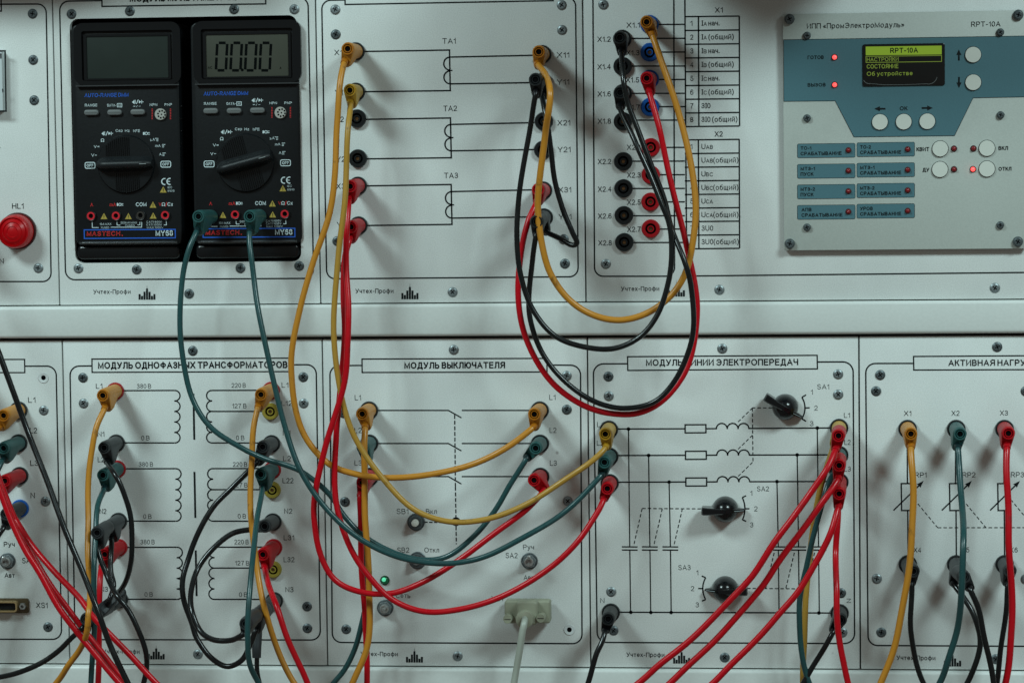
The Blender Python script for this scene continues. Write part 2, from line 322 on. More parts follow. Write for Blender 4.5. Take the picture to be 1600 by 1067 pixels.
class Print:
    def __init__(s, h=0.12, ox=0, oz=0): s.h = h; s.V = []; s.F = []; s.words = []; s.ox = ox; s.oz = oz
    def q(s, u, v):
        x, z = Q(u, v, s.h); return (x + s.ox, z + s.oz)
    def add(s, pts, faces):
        k = len(s.V); s.V += pts; s.F += [tuple(i + k for i in f) for f in faces]
    def strip(s, pts, wd, closed=False):
        pts = [Vector(p) for p in pts]; n = len(pts); out = []
        for i in range(n):
            a = pts[i - 1] if (i > 0 or closed) else None; b = pts[(i + 1) % n] if (i < n - 1 or closed) else None
            if a is None: t = (b - pts[i]).normalized(); m = 1
            elif b is None: t = (pts[i] - a).normalized(); m = 1
            else:
                t1 = (pts[i] - a).normalized(); t2 = (b - pts[i]).normalized(); t = (t1 + t2)
                t = t.normalized() if t.length > 1e-6 else t1
                m = 1 / max(.5, t.dot(t1))
            nn = Vector((-t.y, t.x)) * wd / 2 * m
            out += [tuple(pts[i] + nn), tuple(pts[i] - nn)]
        fs = [(2 * i, 2 * i + 1, 2 * i + 3, 2 * i + 2) for i in range(n - 1)]
        if closed: fs.append((2 * n - 2, 2 * n - 1, 1, 0))
        s.add(out, fs)
    def line(s, uv, wd=2.1, closed=False): s.strip([s.q(*p) for p in uv], wd, closed)
    def dash(s, uv, wd=1.5, on=5.5, off=3.2):
        pts = [Vector(s.q(*p)) for p in uv]
        for a, b in zip(pts, pts[1:]):
            L = (b - a).length; t = (b - a) / L; x = 0
            while x < L: s.strip([a + t * x, a + t * min(L, x + on)], wd); x += on + off
    def poly(s, uv):
        p = [s.q(*a) for a in uv]; s.add(p, [tuple(range(len(p)))])
    def disc(s, u, v, r, n=20):
        x, z = s.q(u, v); s.add([(x + r * math.cos(2 * math.pi * i / n), z + r * math.sin(2 * math.pi * i / n)) for i in range(n)], [tuple(range(n))])
    def ring(s, u, v, r, wd, n=32):
        x, z = s.q(u, v); s.strip([(x + r * math.cos(2 * math.pi * i / n), z + r * math.sin(2 * math.pi * i / n)) for i in range(n)], wd, True)
    def arc(s, pts3, wd=2.1, n=12):
        """circle arc through three photo points"""
        a, b, c = (Vector(s.q(*p)) for p in pts3)
        d = 2 * (a.x * (b.y - c.y) + b.x * (c.y - a.y) + c.x * (a.y - b.y))
        ux = (a.length_squared * (b.y - c.y) + b.length_squared * (c.y - a.y) + c.length_squared * (a.y - b.y)) / d
        uy = (a.length_squared * (c.x - b.x) + b.length_squared * (a.x - c.x) + c.length_squared * (b.x - a.x)) / d
        o = Vector((ux, uy)); r = (a - o).length
        A = [math.atan2((p - o).y, (p - o).x) for p in (a, b, c)]
        d1 = (A[1] - A[0]) % (2 * math.pi); d2 = (A[2] - A[0]) % (2 * math.pi)
        if d1 > d2: d2 -= 2 * math.pi
        s.strip([(o.x + r * math.cos(A[0] + d2 * i / n), o.y + r * math.sin(A[0] + d2 * i / n)) for i in range(n + 1)], wd)
    def text(s, t, u0, u1, v0, v1, bold=0.0, rot=0, shear=0.0):
        """capitals from v0 (top) to v1 (baseline) between u0 and u1"""
        wt = .142 + bold * 4.5; x = 0; st = []
        for ch in t:
            if ch == ' ': x += .30; continue
            wd, ss = G[ch]; gap = .10 + wt * .5
            x += gap
            for q in ss: st.append([(x + a + b * shear, b) for a, b in q])
            x += wd + gap
        xs = [p[0] for q in st for p in q]; lo, hi = min(xs) - wt / 2, max(xs) + wt / 2
        x0, z0 = s.q(u0, v1); x1, _ = s.q(u1, v1); _, zt = s.q(u0, v0)
        H = zt - z0; sx = (x1 - x0) / (hi - lo); wpx = wt * H; wt_h = wpx / 2
        if t in ('1', 'I'): sx = H
        sz = H - wpx
        k0 = len(s.V); f0 = len(s.F)
        for j, q in enumerate(st):
            pts = [(x0 + (a - lo) * sx, z0 + wt_h + b * sz) for a, b in q]
            # extend open ends by half a stroke so that corners read full
            if len(pts) > 1 and (Vector(pts[0]) - Vector(pts[-1])).length > 1e-4:
                for i0, i1 in ((0, 1), (-1, -2)):
                    d = (Vector(pts[i0]) - Vector(pts[i1])).normalized() * wt_h * .9; pts[i0] = (pts[i0][0] + d.x, pts[i0][1] + d.y)
            s.strip(pts, wpx)
        if rot:
            cx, cz = (x0 + x1) / 2, (z0 + zt) / 2; c, sn = math.cos(rot), math.sin(rot)
            s.V[k0:] = [(cx + (x - cx) * c - (z - cz) * sn, cz + (x - cx) * sn + (z - cz) * c) for x, z in s.V[k0:]]
        s.words.append((k0, len(s.V), f0, len(s.F)))
    def border(s, uvs, r, wd=2.2, closed=False, n=8):
        """open or closed polyline with rounded inner corners"""
        p = [Vector(s.q(*a)) for a in uvs]; out = []
        N = len(p)
        for i in range(N):
            if not closed and i in (0, N - 1): out.append(p[i]); continue
            a = (p[i - 1] - p[i]).normalized(); b = (p[(i + 1) % N] - p[i]).normalized()
            c = p[i] + (a + b) * r; s0 = p[i] + a * r; s1 = p[i] + b * r
            for k in range(n + 1):
                t = math.pi / 2 * k / n
                out.append(c - b * r * math.cos(t) - a * r * math.sin(t))
        s.strip(out, wd, closed)
    def logo(s, u0, u1, vb, vt):
        k = (u1 - u0) / 27.0; H = vb - vt
        for x, hh in ((0, .37), (3.9, .25), (7.8, .52), (15.8, .52), (19.7, .25), (23.6, .37)):
            a = u0 + x * k; s.poly([(a, vb), (a + 3.2 * k, vb), (a + 3.2 * k, vb - hh * H), (a, vb - hh * H)])
        a = u0 + 11.8 * k
        s.poly([(a, vb), (a + 3.2 * k, vb), (a + 3.2 * k, vb - .72 * H), (a + 1.9 * k, vb - .75 * H), (a + 1.6 * k, vt), (a + 1.3 * k, vb - .75 * H), (a, vb - .72 * H)])
    def build(s, name, m, parent, split=False):
        import bmesh
        parts = []
        if split:
            used = set()
            for k0, k1, f0, f1 in s.words:
                parts.append((s.V[k0:k1], [tuple(i - k0 for i in f) for f in s.F[f0:f1]])); used |= set(range(f0, f1))
            rest = [f for i, f in enumerate(s.F) if i not in used]
            if rest:
                ids = sorted({i for f in rest for i in f}); mp = {i: j for j, i in enumerate(ids)}
                parts.append(([s.V[i] for i in ids], [tuple(mp[i] for i in f) for f in rest]))
        else: parts = [(s.V, s.F)]
        for V, Fc in parts:
            me = mesh(name, [(x * S, -s.h * .001, z * S) for x, z in V], Fc)
            bm = bmesh.new(); bm.from_mesh(me)
            for f in bm.faces:
                f.normal_update()
                if f.normal.y > 0: f.normal_flip()
            bm.to_mesh(me); bm.free(); o = obj(name, me, m, parent, (0, 0, 0))
        return o

# ------------------------------------------------------------------ hardware parts
def cross_loop(r, wd):
    a, b = r, wd / 2
    return [(a, -b), (a, b), (b, b), (b, a), (-b, a), (-b, b), (-a, b), (-a, -b), (-b, -b), (-b, -a), (b, -a), (b, -b)]
def make_screw_mesh(key, r, hh, metal, head='flat'):
    circ = [(r * .66 * math.cos(2 * math.pi * i / 24), r * .66 * math.sin(2 * math.pi * i / 24)) for i in range(24)]
    me0 = plate_mesh(key, circ, [cross_loop(r * .5, r * .2)], hh - 1.0, hh)
    V = [tuple(v.co) for v in me0.vertices]; Fc = [tuple(p.vertices) for p in me0.polygons]; mi = [0] * len(Fc)
    if head == 'flat': prof = [(r, 0.0), (r, .25), (r * .93, .45), (r * .80, hh * .8), (r * .66, hh)]
    else: prof = [(r, 0.0), (r, hh * .35), (r * .95, hh * .65), (r * .82, hh * .88), (r * .66, hh)]
    V2, F2 = lathe(prof, 24); k = len(V); V += V2; Fc += [tuple(i + k for i in f) for f in F2]; mi += [0] * len(F2)
    k = len(V); V += [(x * S, -(hh - .75) * .001, z * S) for x, z in circ]; Fc.append(tuple(range(k, k + 24))); mi.append(1)
    me = mesh(key, V, Fc, True, mi); sharp(me, 30); me.materials.append(metal); me.materials.append(DARK); return me
SCREW = [make_screw_mesh('screw_head', 7.9, .9, STEEL), make_screw_mesh('screw_head', 7.9, .9, DSTEEL)]
BIGPAN = make_screw_mesh('pan_head', 8.0, 2.6, DSTEEL, 'pan'); SMALLPAN = make_screw_mesh('pan_head', 6.0, 2.0, DSTEEL, 'pan')
def screws(parent, lst, h=0.0, me=None):
    for it in lst:
        u, v = it[0], it[1]; kind = it[2] if len(it) > 2 else None
        d = me or SCREW[kind if kind is not None else random.choice((0, 1, 1))]
        o = obj('screw', d, None, parent, P(u, v, h)); o.rotation_euler = (random.uniform(-.05, .05), random.uniform(0, 1.5), random.uniform(-.05, .05))
def open_hole(parent, u, v):
    me = lathe_mesh('screw_hole', [(8.6, .1), (8.2, .45), (7.2, .4), (3.5, .12)], 24, cap1=False, mats=mat('bare_countersink', (.62, .66, .66), .35))
    o = obj('screw_hole', me, None, parent, P(u, v, 0))
    obj('bore_shade', lathe_mesh('bore_shade', [(3.9, .16), (0.3, .16)], 24, mats=DARK), None, o, P(u, v, 0))  # flat black disc paints the dark inside of the hole
RS = 14.6
def sockets(parent, colour, lst, r=RS):
    for u, v in lst:
        body = lathe_mesh('socket_' + colour + str(r), [(r, 0), (r, 1.6), (r * .97, 2.3), (r * .90, 2.75), (r * .62, 2.8), (r * .58, 2.6), (r * .57, 1.0)], 32, cap1=False, mats=SOCK[colour])
        o = obj('socket', body, None, parent, P(u, v, 0))
        obj('shroud_recess_shade', lathe_mesh('shroud_recess_shade', [(r * .58, .9), (r * .10, .9)], 32, mats=DARK), None, o, P(u, v, 0))  # flat black disc paints the shade in the socket groove
        obj('contact_sleeve', lathe_mesh('sleeve_' + colour + str(r), [(r * .36, .9), (r * .36, 2.3), (r * .33, 2.3), (r * .24, 2.3), (r * .22, 2.0), (r * .22, 1.0)], 24, cap1=False, mats=SOCK[colour]), None, o, P(u, v, 0))
        obj('contact_pin', lathe_mesh('contact_pin' + str(r), [(r * .17, .9), (r * .17, 1.5), (r * .08, 1.5), (r * .07, 1.0), (.02, 1.0)], 16, mats=BRASS), None, o, P(u, v, 0))

def toggle(parent, u, v, lean=.5, name='toggle_switch'):
    o = obj(name, lathe_mesh('toggle_washer', [(13.2, 0), (13.2, .7), (12.4, .9), (6, .9)], 28, cap1=True, mats=DSTEEL), None, parent, P(u, v, 0))
    obj('hex_nut', lathe_mesh('hex_nut', [(11.4, .9), (11.4, 2.6), (10.4, 3.1), (6.9, 3.1)], 6, cap1=True, ang=20, mats=STEEL, phase=.2), None, o, P(u, v, 0))
    obj('bushing', lathe_mesh('bushing', [(7.2, 3.0), (7.2, 5.0), (6.4, 5.6), (4.2, 5.6), (4.0, 4.2), (.1, 4.2)], 24, mats=NICKEL), None, o, P(u, v, 0))
    lv = obj('lever', lathe_mesh('toggle_lever', [(2.2, 4), (2.6, 10), (3.3, 13.5), (3.1, 14.6), (2.0, 15.3), (.2, 15.5)], 16, mats=NICKEL), None, o, P(u, v, 0))
    lv.rotation_euler = (-lean * .45, 0, .08)
def pushbutton(parent, u, v, cap):
    o = obj('push_button', lathe_mesh('push_ring', [(14, 0), (14, .8), (13, 1.1), (11.3, 1.1), (11.0, 3.2), (10.2, 3.8), (7.2, 3.8), (6.8, 2.4), (.1, 2.4)], 28, mats=DSTEEL), None, parent, P(u, v, 0))
    obj('button_cap', lathe_mesh('push_cap' + cap, [(5.9, 2.4), (5.9, 6.2), (5.2, 7.0), (3.0, 7.4), (.1, 7.5)], 20,
        mats=mat('cap_white', (.62, .62, .56), .4) if cap == 'white' else mat('cap_grey', (.16, .17, .17), .4)), None, o, P(u, v, 0))
def led(parent, u, v, m, r=4.3, h=0.0, bez=True):
    o = obj('indicator_led', lathe_mesh('led_lens' + m.name + str(r), [(r * .78, 0), (r * .78, .9), (r * .7, 1.5), (r * .45, 2.0), (r * .15, 2.2), (.02, 2.22)], 18, mats=m), None, parent, P(u, v, h))
    if bez: obj('led_bezel', lathe_mesh('led_bezel' + str(r), [(r * 1.15, 0), (r * 1.1, .35), (r * .85, .4), (r * .8, .05)], 20, cap1=False, mats=mat('led_bezel', (.05, .012, .012), .5)), None, o, P(u, v, h))
    return o
LEDOFF = mat('led_red_off', (.16, .005, .008), .22, emit=(1, .02, .03), es=.025)
LEDON = mat('led_red_lit', (.8, .05, .06), .25, emit=(1.0, .085, .075), es=1.7)
LEDGREEN = mat('led_green_lit', (.004, .06, .022), .12, emit=(.02, .4, .16), es=.07)

def rotary_knob(parent, u, v, ang, flip=1):
    """dome with a long pointer bar; ang: direction of the pointer, radians in the panel plane"""
    o = obj('rotary_knob', lathe_mesh('knob_dome', [(20.5, 0), (20.5, 1.2), (20.2, 3), (19, 6), (16.8, 8.6), (13.5, 10.6), (9.5, 12.0), (5, 12.8), (.2, 13)], 36, mats=BLACKG), None, parent, P(u, v, 0))
    secs = [(-36, 6.2, 4.5, 13.5), (-34, 7.0, 4, 15), (-26, 6.6, 3, 16), (-14, 5.6, 2.5, 15.5), (-4, 5.2, 2.0, 14.5), (6, 4.8, 1.5, 12.8), (14, 4.2, 1.2, 10.5), (22, 3.3, 1.0, 7.5), (29, 2.3, .9, 5.0), (32, 1.2, 1.0, 4.2)]
    V, Fc = [], []
    for x, hw, z0, z1 in secs:
        hw *= .86
        for a, b in ((-1, z0), (-1, z1 - .9), (-.72, z1), (.72, z1), (1, z1 - .9), (1, z0)):
            X, Z = x, a * hw
            V.append(((X * math.cos(ang) - Z * math.sin(ang)) * S, -b * .001, (X * math.sin(ang) + Z * math.cos(ang)) * S))
    for k in range(len(secs) - 1):
        for i in range(6):
            a = k * 6 + i; b = k * 6 + (i + 1) % 6; Fc.append((a, b, b + 6, a + 6))
    Fc.append((5, 4, 3, 2, 1, 0)); n = len(V); Fc.append(tuple(range(n - 6, n)))
    me = mesh('pointer_bar', V, Fc, True)
    import bmesh
    bm = bmesh.new(); bm.from_mesh(me); bmesh.ops.recalc_face_normals(bm, faces=bm.faces); bm.to_mesh(me); bm.free()
    sharp(me, 25); obj('pointer_bar', me, BLACKG, o, P(u, v, 0))
    # printed index line on the pointer
    c, s_ = math.cos(ang), math.sin(ang)
    pv = []
    for x, z, hh in ((15, .45, 10.55), (15, -.45, 10.55), (29.5, -.4, 5.12), (29.5, .4, 5.12)):
        pv.append(((x * c - z * s_) * S, -hh * .001 - .00012, (x * s_ + z * c) * S))
    obj('index_line', mesh('index_line', pv, [(0, 1, 2, 3)]), mat('index_paint', (.35, .42, .44), .5), o, P(u, v, 0))

# ------------------------------------------------------------------ cabinet frame
ZT, ZR1, ZR0, ZB = 240, -285.2, -338.8, -864.6
cab = thing('cabinet_frame', 'off-white steel bench frame with rails between the module panels', 'bench frame', P(800, 1040, -10))
def slab(name, x0, x1, z0, z1, h0, h1, m, parent, bev=1.0, r=2):
    lp = rrect(x0, z0, x1, z1, r, 3)
    return obj(name, box_loop_mesh(name, lp, h0, h1, bev), m, parent)
RAIL = mat('rail_paint', (.60, .63, .61), .38, noise=.03, scale=500, dirt=((.34, .31, .27), .66, .82, 22))
XL, XR = -1900, 900
slab('rail', XL, XR, ZR0 + 1.6, ZR1 - 1.2, -12, 4.2, RAIL, cab, 2.0, 8)
slab('rail', XL, XR, ZB - 60, ZB - 1.4, -12, 4.2, RAIL, cab, 2.0, 8)
slab('rail', XL, XR, ZT + 1.5, ZT + 60, -12, 10, RAIL, cab, 2.0, 8)
slab('added_shelf', XL, XR, ZT + 61, ZT + 71, -12, 14, RAIL, cab, 1.2, 4)  # unseen ledge, added with the shade-casting blocks above it
BOXP = mat('shade_caster_paint', (.08, .085, .09), .5)
for uu0, uu1, hh in ((-260, 330, 72), (950, 1420, 150)):  # unseen blocks added above the frame to darken the panel tops
    bxx = thing('shade_caster', 'unseen dark block added to shade the top of the %s panel' % ('HL1' if uu0 < 0 else 'X1 table'), 'shade blocker', P(uu0, -112, 0))
    slab('housing', Q(uu0, 0)[0], Q(uu1, 0)[0], ZT + 72, ZT + 230, -12, hh, BOXP, bxx, 3.0, 10)
slab('back_plate', XL, XR, ZB - 200, ZT + 75, -64, -60, DARK, cab, .5)
for zz in (ZT - 6, ZR1 + 2, ZR0 - 2, ZB + 2):
    slab('mounting_strip', XL, XR, zz - 3, zz + 3, -14, -5.5, mat('dark_strip', (.03, .03, .032), .6), cab, .5)

# ------------------------------------------------------------------ module panels
def panel(label, x0, x1, top, holes=()):
    z1, z0 = (ZT, ZR1) if top else (ZR0 - 2.6, ZB)
    t = thing('module_panel', label, 'control panel', (((x0 + x1) / 2) * S, 0, z0 * S))
    lp = rrect(x0 + 1.1, z0 + .6, x1 - 1.1, z1 - .6, 1.2, 2)
    if holes: me = plate_mesh('face_plate', lp, holes, -5, 0)
    else: me = box_loop_mesh('face_plate', lp, -5, 0, .35, 2)
    obj('face_plate', me, PANEL, t); t['group'] = 'white module panels of the training bench'; return t
UX = [-1660, -1235.8, -812.6, -390.7, 470]
LX = [-1655, -1233.3, -811.6, -389.4, 34.8, 458]
cut = [Q(*p) for p in ((112, 28), (470, 24), (471, 409), (119, 411))]
cx0 = Q(113, 220)[0]; cx1 = Q(467.5, 220)[0]; cz1 = (cut[0][1] + cut[1][1]) / 2 - 1; cz0 = (cut[2][1] + cut[3][1]) / 2
hole1 = rrect(cx0, cz0, cx1, cz1, 14, 5)
pU0 = panel('upper white panel with a red signal lamp marked HL1', UX[0], UX[1], True)
pU1 = panel('upper white panel with a cut-out holding two black multimeters', UX[1], UX[2], True, [hole1])
pU2 = panel('upper white panel with transformer symbols TA1, TA2 and TA3', UX[2], UX[3], True)
pU3 = panel('wide white panel with numbered tables X1 and X2', UX[3], UX[4], True)
pL0 = panel('lower white panel with an empty serial port marked XS1', LX[0], LX[1], False)
pL1 = panel('lower white panel with coil symbols between red, yellow and black sockets', LX[1], LX[2], False)
pL2 = panel('lower white panel with three switch symbols and a green light', LX[2], LX[3], False)
pL3 = panel('lower white panel with three black rotary knobs', LX[3], LX[4], False)
pL4 = panel('lower white panel with variable resistor symbols RP1 to RP3', LX[4], LX[5], False)

def std(parent, texts, border=None, w=2.2):
    pass
# ---- upper left strip
a = Print(); a.border([(-60, 7.5), (72, 6.8), (80, 440), (-60, 440)], 14); a.line([(1, -40), (2, 18), (-60, 18)])
a.build('border_line', INK, pU0)
a = Print(); a.text('HL1', 19, 37, 318, 326.5); a.text('N', -1, 6, 404, 412); a.text('V', -6, 1, 230, 236); a.build('lettering', INK, pU0, True)
screws(pU0, [(51, 22, 1), (52, 94, 1), (53.5, 157, 1), (60, 419, 0)])
lampo = obj('signal_lamp', lathe_mesh('lamp_bezel', [(29.5, 0), (29.5, 2.2), (28.5, 3), (26.5, 3.2)], 40, mats=mat('lamp_bezel', (.05, .003, .003), .4, spec=.2)), None, pU0, P(29, 361, 0))
obj('lens', lathe_mesh('lamp_lens', [(27, 2.6), (27, 9), (26.4, 11.5), (24.6, 13.4), (22.6, 13.9), (22.0, 12.6), (20, 13.2), (15.5, 14.6), (14.8, 14.0), (9, 15.2), (8.2, 14.7), (3, 15.3), (.3, 15.3)], 40,
    mats=mat('red_lens', (.36, .001, .004), .34, spec=.3, emit=(1, .003, .005), es=.035)), None, lampo, P(29, 361, 0))
mt = obj('breaker_window', box_loop_mesh('breaker_window', rrect(Q(-70, 82)[0], Q(0, 174)[1], Q(7.5, 82)[0], Q(0, 80)[1], 1.5, 2), 0, 7, .5), mat('gloss_white', (.50, .55, .56), .10), pU0)
a = Print(7.15); a.line([(-70, 80.5), (8, 80), (9.5, 174), (-70, 174)], 2.6); a.build('window_frame_line', INK, pU0)
a = Print(7.15); a.poly([(3.2, 139), (5, 139), (5.5, 145), (3.8, 145)]); a.poly([(0, 84), (2.5, 84), (2.2, 92), (0.4, 92)]); a.build('latch_mark', INK, pU0)

# ---- multimeter module
a = Print(); a.border([(159, 1.5), (93, 2.6), (102.5, 437.2), (490, 435), (481.2, -4), (415, -3)], 15)
a.line([(159, -40), (159.4, 10.6), (415.3, 6.6), (415, -40)], 2.2); a.build('border_line', INK, pU1)
a = Print(); a.text('МОДУЛЬ МУЛЬТИМЕТРОВ', 203, 371, -7.5, 3.6, .012); a.build('title_lettering', INK, pU1)
a = Print(); a.text('Учтех-Профи', 146, 204, 452.6, 459.4); a.build('maker_lettering', GREYINK, pU1)
a = Print(); a.logo(216.5, 243, 468.3, 444.5); a.build('maker_logo', INK, pU1)
screws(pU1, [(112, 22.5), (203, 18), (366, 15), (460, 15), (122.6, 419.5, 0), (213.6, 421.3), (375.8, 419), (467.5, 415.6), (295.6, 459)])

# ---- current transformer module
a = Print(); a.border([(539, .5), (502.6, 1.2), (510.4, 435.8), (903.5, 432.4), (899.2, -4), (864, -4)], 14)
a.line([(538.5, -40), (539.2, 7.6), (864.3, 1.6), (864, -40)], 2.2); a.build('border_line', INK, pU2)
a = Print()
for (yt, yb, st, sb, x) in ((80.6, 143.6, 89.7, 131.5, 702.8), (186.6, 248.4, 194.8, 236, 704.4), (290.4, 352.4, 299.6, 341, 705.5)):
    a.line([(568, yt + .4), (x - .6, yt - 1.9), (x + .7, yb - 1.6), (568, yb + .2)], 2.3)
    m_ = (st + sb) / 2
    a.line([(x, st), (835, st - 2.8)], 2.3); a.line([(x, sb), (835, sb - 2)], 2.3)
    a.arc([(x, st), (x - 9.5, (st + m_) / 2), (x + 1, m_ - .5)], 2.3); a.arc([(x + 1, m_ + .5), (x - 9.2, (sb + m_) / 2), (x + .5, sb)], 2.3)
    a.line([(x - 2, m_), (x + 4, m_)], 2.0)
a.build('circuit_diagram', INK, pU2)
a = Print()
for t, u0, u1, v0 in (('TA1', 691.3, 712, 60.4), ('TA2', 692.8, 714, 165.6), ('TA3', 694, 715.6, 270.3), ('X11', 870, 889.5, 82.2), ('Y11', 870, 889.5, 124.4), ('X21', 871, 891, 188), ('Y21', 871.5, 891.5, 229.8),
                      ('X31', 872.5, 892.5, 292.6), ('Y31', 873, 893, 334.6), ('X1', 522.5, 535, 78.3), ('Y1', 523.5, 536, 141), ('X2', 524, 537, 182.6), ('Y2', 526, 539, 244.8), ('X3', 525.5, 539, 287), ('Y3', 526.5, 540, 347)):
    a.text(t, u0, u1, v0, v0 + 8.6, -.004)
a.text('ТРАНСФОРМАТОРЫ ТОКА', 617, 785, -11, .6, .012)
a.build('lettering', INK, pU2, True)
a = Print(); a.text('Учтех-Профи', 555.5, 614.8, 451.3, 458.4); a.build('maker_lettering', INK, pU2)
a = Print(); a.logo(627.2, 654, 467.6, 441.5); a.build('maker_logo', INK, pU2)
screws(pU2, [(524, 15.5), (524.7, 54.4), (877.6, 8.4, 0), (878.2, 47.4), (707.3, 456.4, 0), (882.8, 412), (881, 374), (527, 377), (530.5, 417)])
sockets(pU2, 'black', [(556, 81), (556.5, 144), (558.2, 185.6), (559.5, 248), (559.5, 290.5), (560.5, 352.5), (847.5, 85.5), (848.5, 128.5), (850, 190), (849, 234.5), (848.8, 298), (850, 340)])

# ---- wide panel with the tables
a = Print(); a.border([(926, -60), (929, 431.8), (1054, 431.6), (1052.6, -60)], 14)
a.border([(1069.6, -60), (1073, 431.4), (1640, 425.4)], 12); a.build('border_line', INK, pU3)
a = Print()
rows1 = [26.6, 48.2, 69.8, 91.2, 112.6, 134.2, 155.6, 177, 198.2]; rows2 = [219, 240.4, 261.7, 283, 304.2, 325.5, 346.6, 367.8, 389]
for rr in (rows1, rows2):
    for y in rr: a.line([(1070, y), (1155.4, y - .9)], 2.15)
    a.line([(1091.2, rr[0]), (1092, rr[-1])], 2.15); a.line([(1155, rr[0] - 1), (1155.6, rr[-1] - 1)], 2.15)
XS = [(1, 38.8), (0, 60.6), (1, 82), (0, 103.8), (1, 124.8), (0, 146.4), (1, 167.2), (0, 188.2)]; YS = [(1, 230.8), (0, 252.2), (1, 273.4), (0, 294.8), (1, 315.8), (0, 337.4), (1, 358.2), (0, 379.2)]
for rr in (XS, YS):
    for k, y in rr: a.line([(1015 if k else 974, y), (1070, y - .2)], 2.15)
a.build('terminal_table', INK, pU3)
a = Print()
a.text('X1', 1117, 1129.4, 12, 20.4); a.text('X2', 1116.8, 1129.2, 205.6, 214)
for i in range(8):
    for rr, lab in ((rows1, 1), (rows2, 2)):
        y = (rr[i] + rr[i + 1]) / 2
        a.text(str(i + 1), 1078.6, 1083.2, y - 4.4, y + 3.8, -.004)
        if lab == 1:
            t = ('А', 'В', 'С')[i // 2] if i < 6 else None; y -= .6
            x = 1096
            if t is None: a.text('3', x, x + 4.8, y - 4.2, y + 4); x += 5.8
            a.line([(x + 1.4, y - 4.2), (x + 1.4, y + 4)], 1.2); a.line([(x, y - 3.7), (x + 2.8, y - 3.7)], 1); a.line([(x, y + 3.5), (x + 2.8, y + 3.5)], 1)
            x += 3.4
            if t: a.text(t, x, x + 4.8, y - 2, y + 4); x += 6
            else: a.text('0', x, x + 4.8, y - 4.2, y + 4); x += 6
            if i < 6 and i % 2 == 0: a.text('нач.', x + 1.5, x + 19, y - 4.2, y + 4)
            elif i % 2: a.text('(общий)', x + 1.5, x + 41, y - 4.2, y + 4)
        else:
            y -= .2; x = 1096.2
            if i < 6:
                a.text('U', x, x + 6, y - 4.4, y + 3.8, -.004); x += 7; tt = ('АВ', 'ВС', 'СА')[i // 2]; a.text(tt, x, x + 10.6, y - 2.4, y + 3.8); x += 11.4
            else: a.text('3U0', x, x + 18, y - 4.4, y + 3.8, -.004); x += 19
            if i % 2: a.text('(общий)', x, x + 39, y - 4.4, y + 3.8, -.004)
a.build('table_lettering', INK, pU3)
a = Print()
for i, (u, c) in enumerate(((979, 40), (933.5, 62), (978.4, 83.2), (933.6, 105), (977.8, 125.6), (933.8, 147.5), (979, 168.3), (934, 190))): a.text('X1.%d' % (i + 1), u, u + 20.6, c - 4.2, c + 4.1, -.002)
for i, (u, c) in enumerate(((979.6, 230.6), (934.2, 253), (980, 274), (934.4, 296), (980, 316.4), (934.6, 338), (980.2, 358.6), (935, 379.8))): a.text('X2.%d' % (i + 1), u, u + 20.8, c - 4.2, c + 4.1, -.002)
a.build('socket_lettering', INK, pU3, True)
a = Print(); a.text('Учтех-Профи', 970.4, 1030, 447.8, 454.8); a.build('maker_lettering', INK, pU3)
a = Print(); a.logo(1043.5, 1070.3, 463.4, 437.2); a.build('maker_logo', INK, pU3)
screws(pU3, [(942.6, 7.8, 0), (946.6, 412.6, 0), (1124, 452.8, 0), (1554.6, 450, 0)])
sockets(pU3, 'black', [(972.5, 61.6), (973, 104), (973.2, 146.4), (973.5, 190), (974, 252.5), (974.4, 294.6), (975, 336.6), (975.6, 378.6)])
sockets(pU3, 'blue', [(1015, 38.6), (1015.4, 82.2), (1015.4, 124.2), (1016, 167.6)])
sockets(pU3, 'red', [(1017, 230.6), (1017, 273.4), (1016.6, 315.6), (1017, 357.5)])

# ---- lower left panel
a = Print(); a.border([(38.6, 572), (87.6, 571.8), (96.3, 998.2), (-60, 998)], 15); a.line([(-60, 561.6), (38.4, 561.4), (38.8, 582), (-60, 582)], 2.0)
a.build('border_line', INK, pL0)
a = Print()
for t, u0, u1, v0 in (('L1', 44, 55.5, 620.4), ('L2', 47, 58, 668), ('L3', 47.5, 60, 718.8), ('N', 48, 54.6, 769.4), ('SA1', 35, 51, 871), ('XS1', 56.6, 74.4, 940.8)): a.text(t, u0, u1, v0, v0 + 8.6, -.004)
a.text('Руч', 6, 23, 846, 853.6); a.text('Авт', 7.4, 23, 894.6, 902); a.build('lettering', INK, pL0, True)
screws(pL0, [(68.4, 641, 0), (71.2, 783, 0), (75.2, 979, 1)]); open_hole(pL0, 68, 590)
sockets(pL0, 'black', [(29.5, 641), (29.5, 692), (31, 743)]); sockets(pL0, 'blue', [(31.8, 794)]); sockets(pL0, 'red', [(-45, 575), (-100, 540)]); sockets(pU0, 'black', [(-48, 350)])
toggle(pL0, 12, 876, .6)
dsub = obj('serial_port', box_loop_mesh('serial_port', rrect(Q(-40, 957)[0], Q(20, 957)[1], Q(45.6, 946)[0], Q(20, 934)[1], 3, 3), 0, 1.6, .3), mat('olive_metal', (.10, .075, .04), .35, .4), pL0)
x0, z0 = Q(-30, 953.5); x1, z1 = Q(30, 937)
obj('port_shell', plate_mesh('port_shell', rrect(x0, z0, x1, z1, 5, 4), [rrect(x0 + 2, z0 + 2.4, x1 - 2.4, z1 - 2.4, 3.4, 4)], 1.6, 6), mat('tin_gold', (.55, .40, .20), .25, .5), dsub)
obj('port_insert', box_loop_mesh('port_insert', rrect(x0 + 2.2, z0 + 2.6, x1 - 2.6, z1 - 2.6, 3, 3), 1.6, 3.6, .3), BLACKP, dsub)
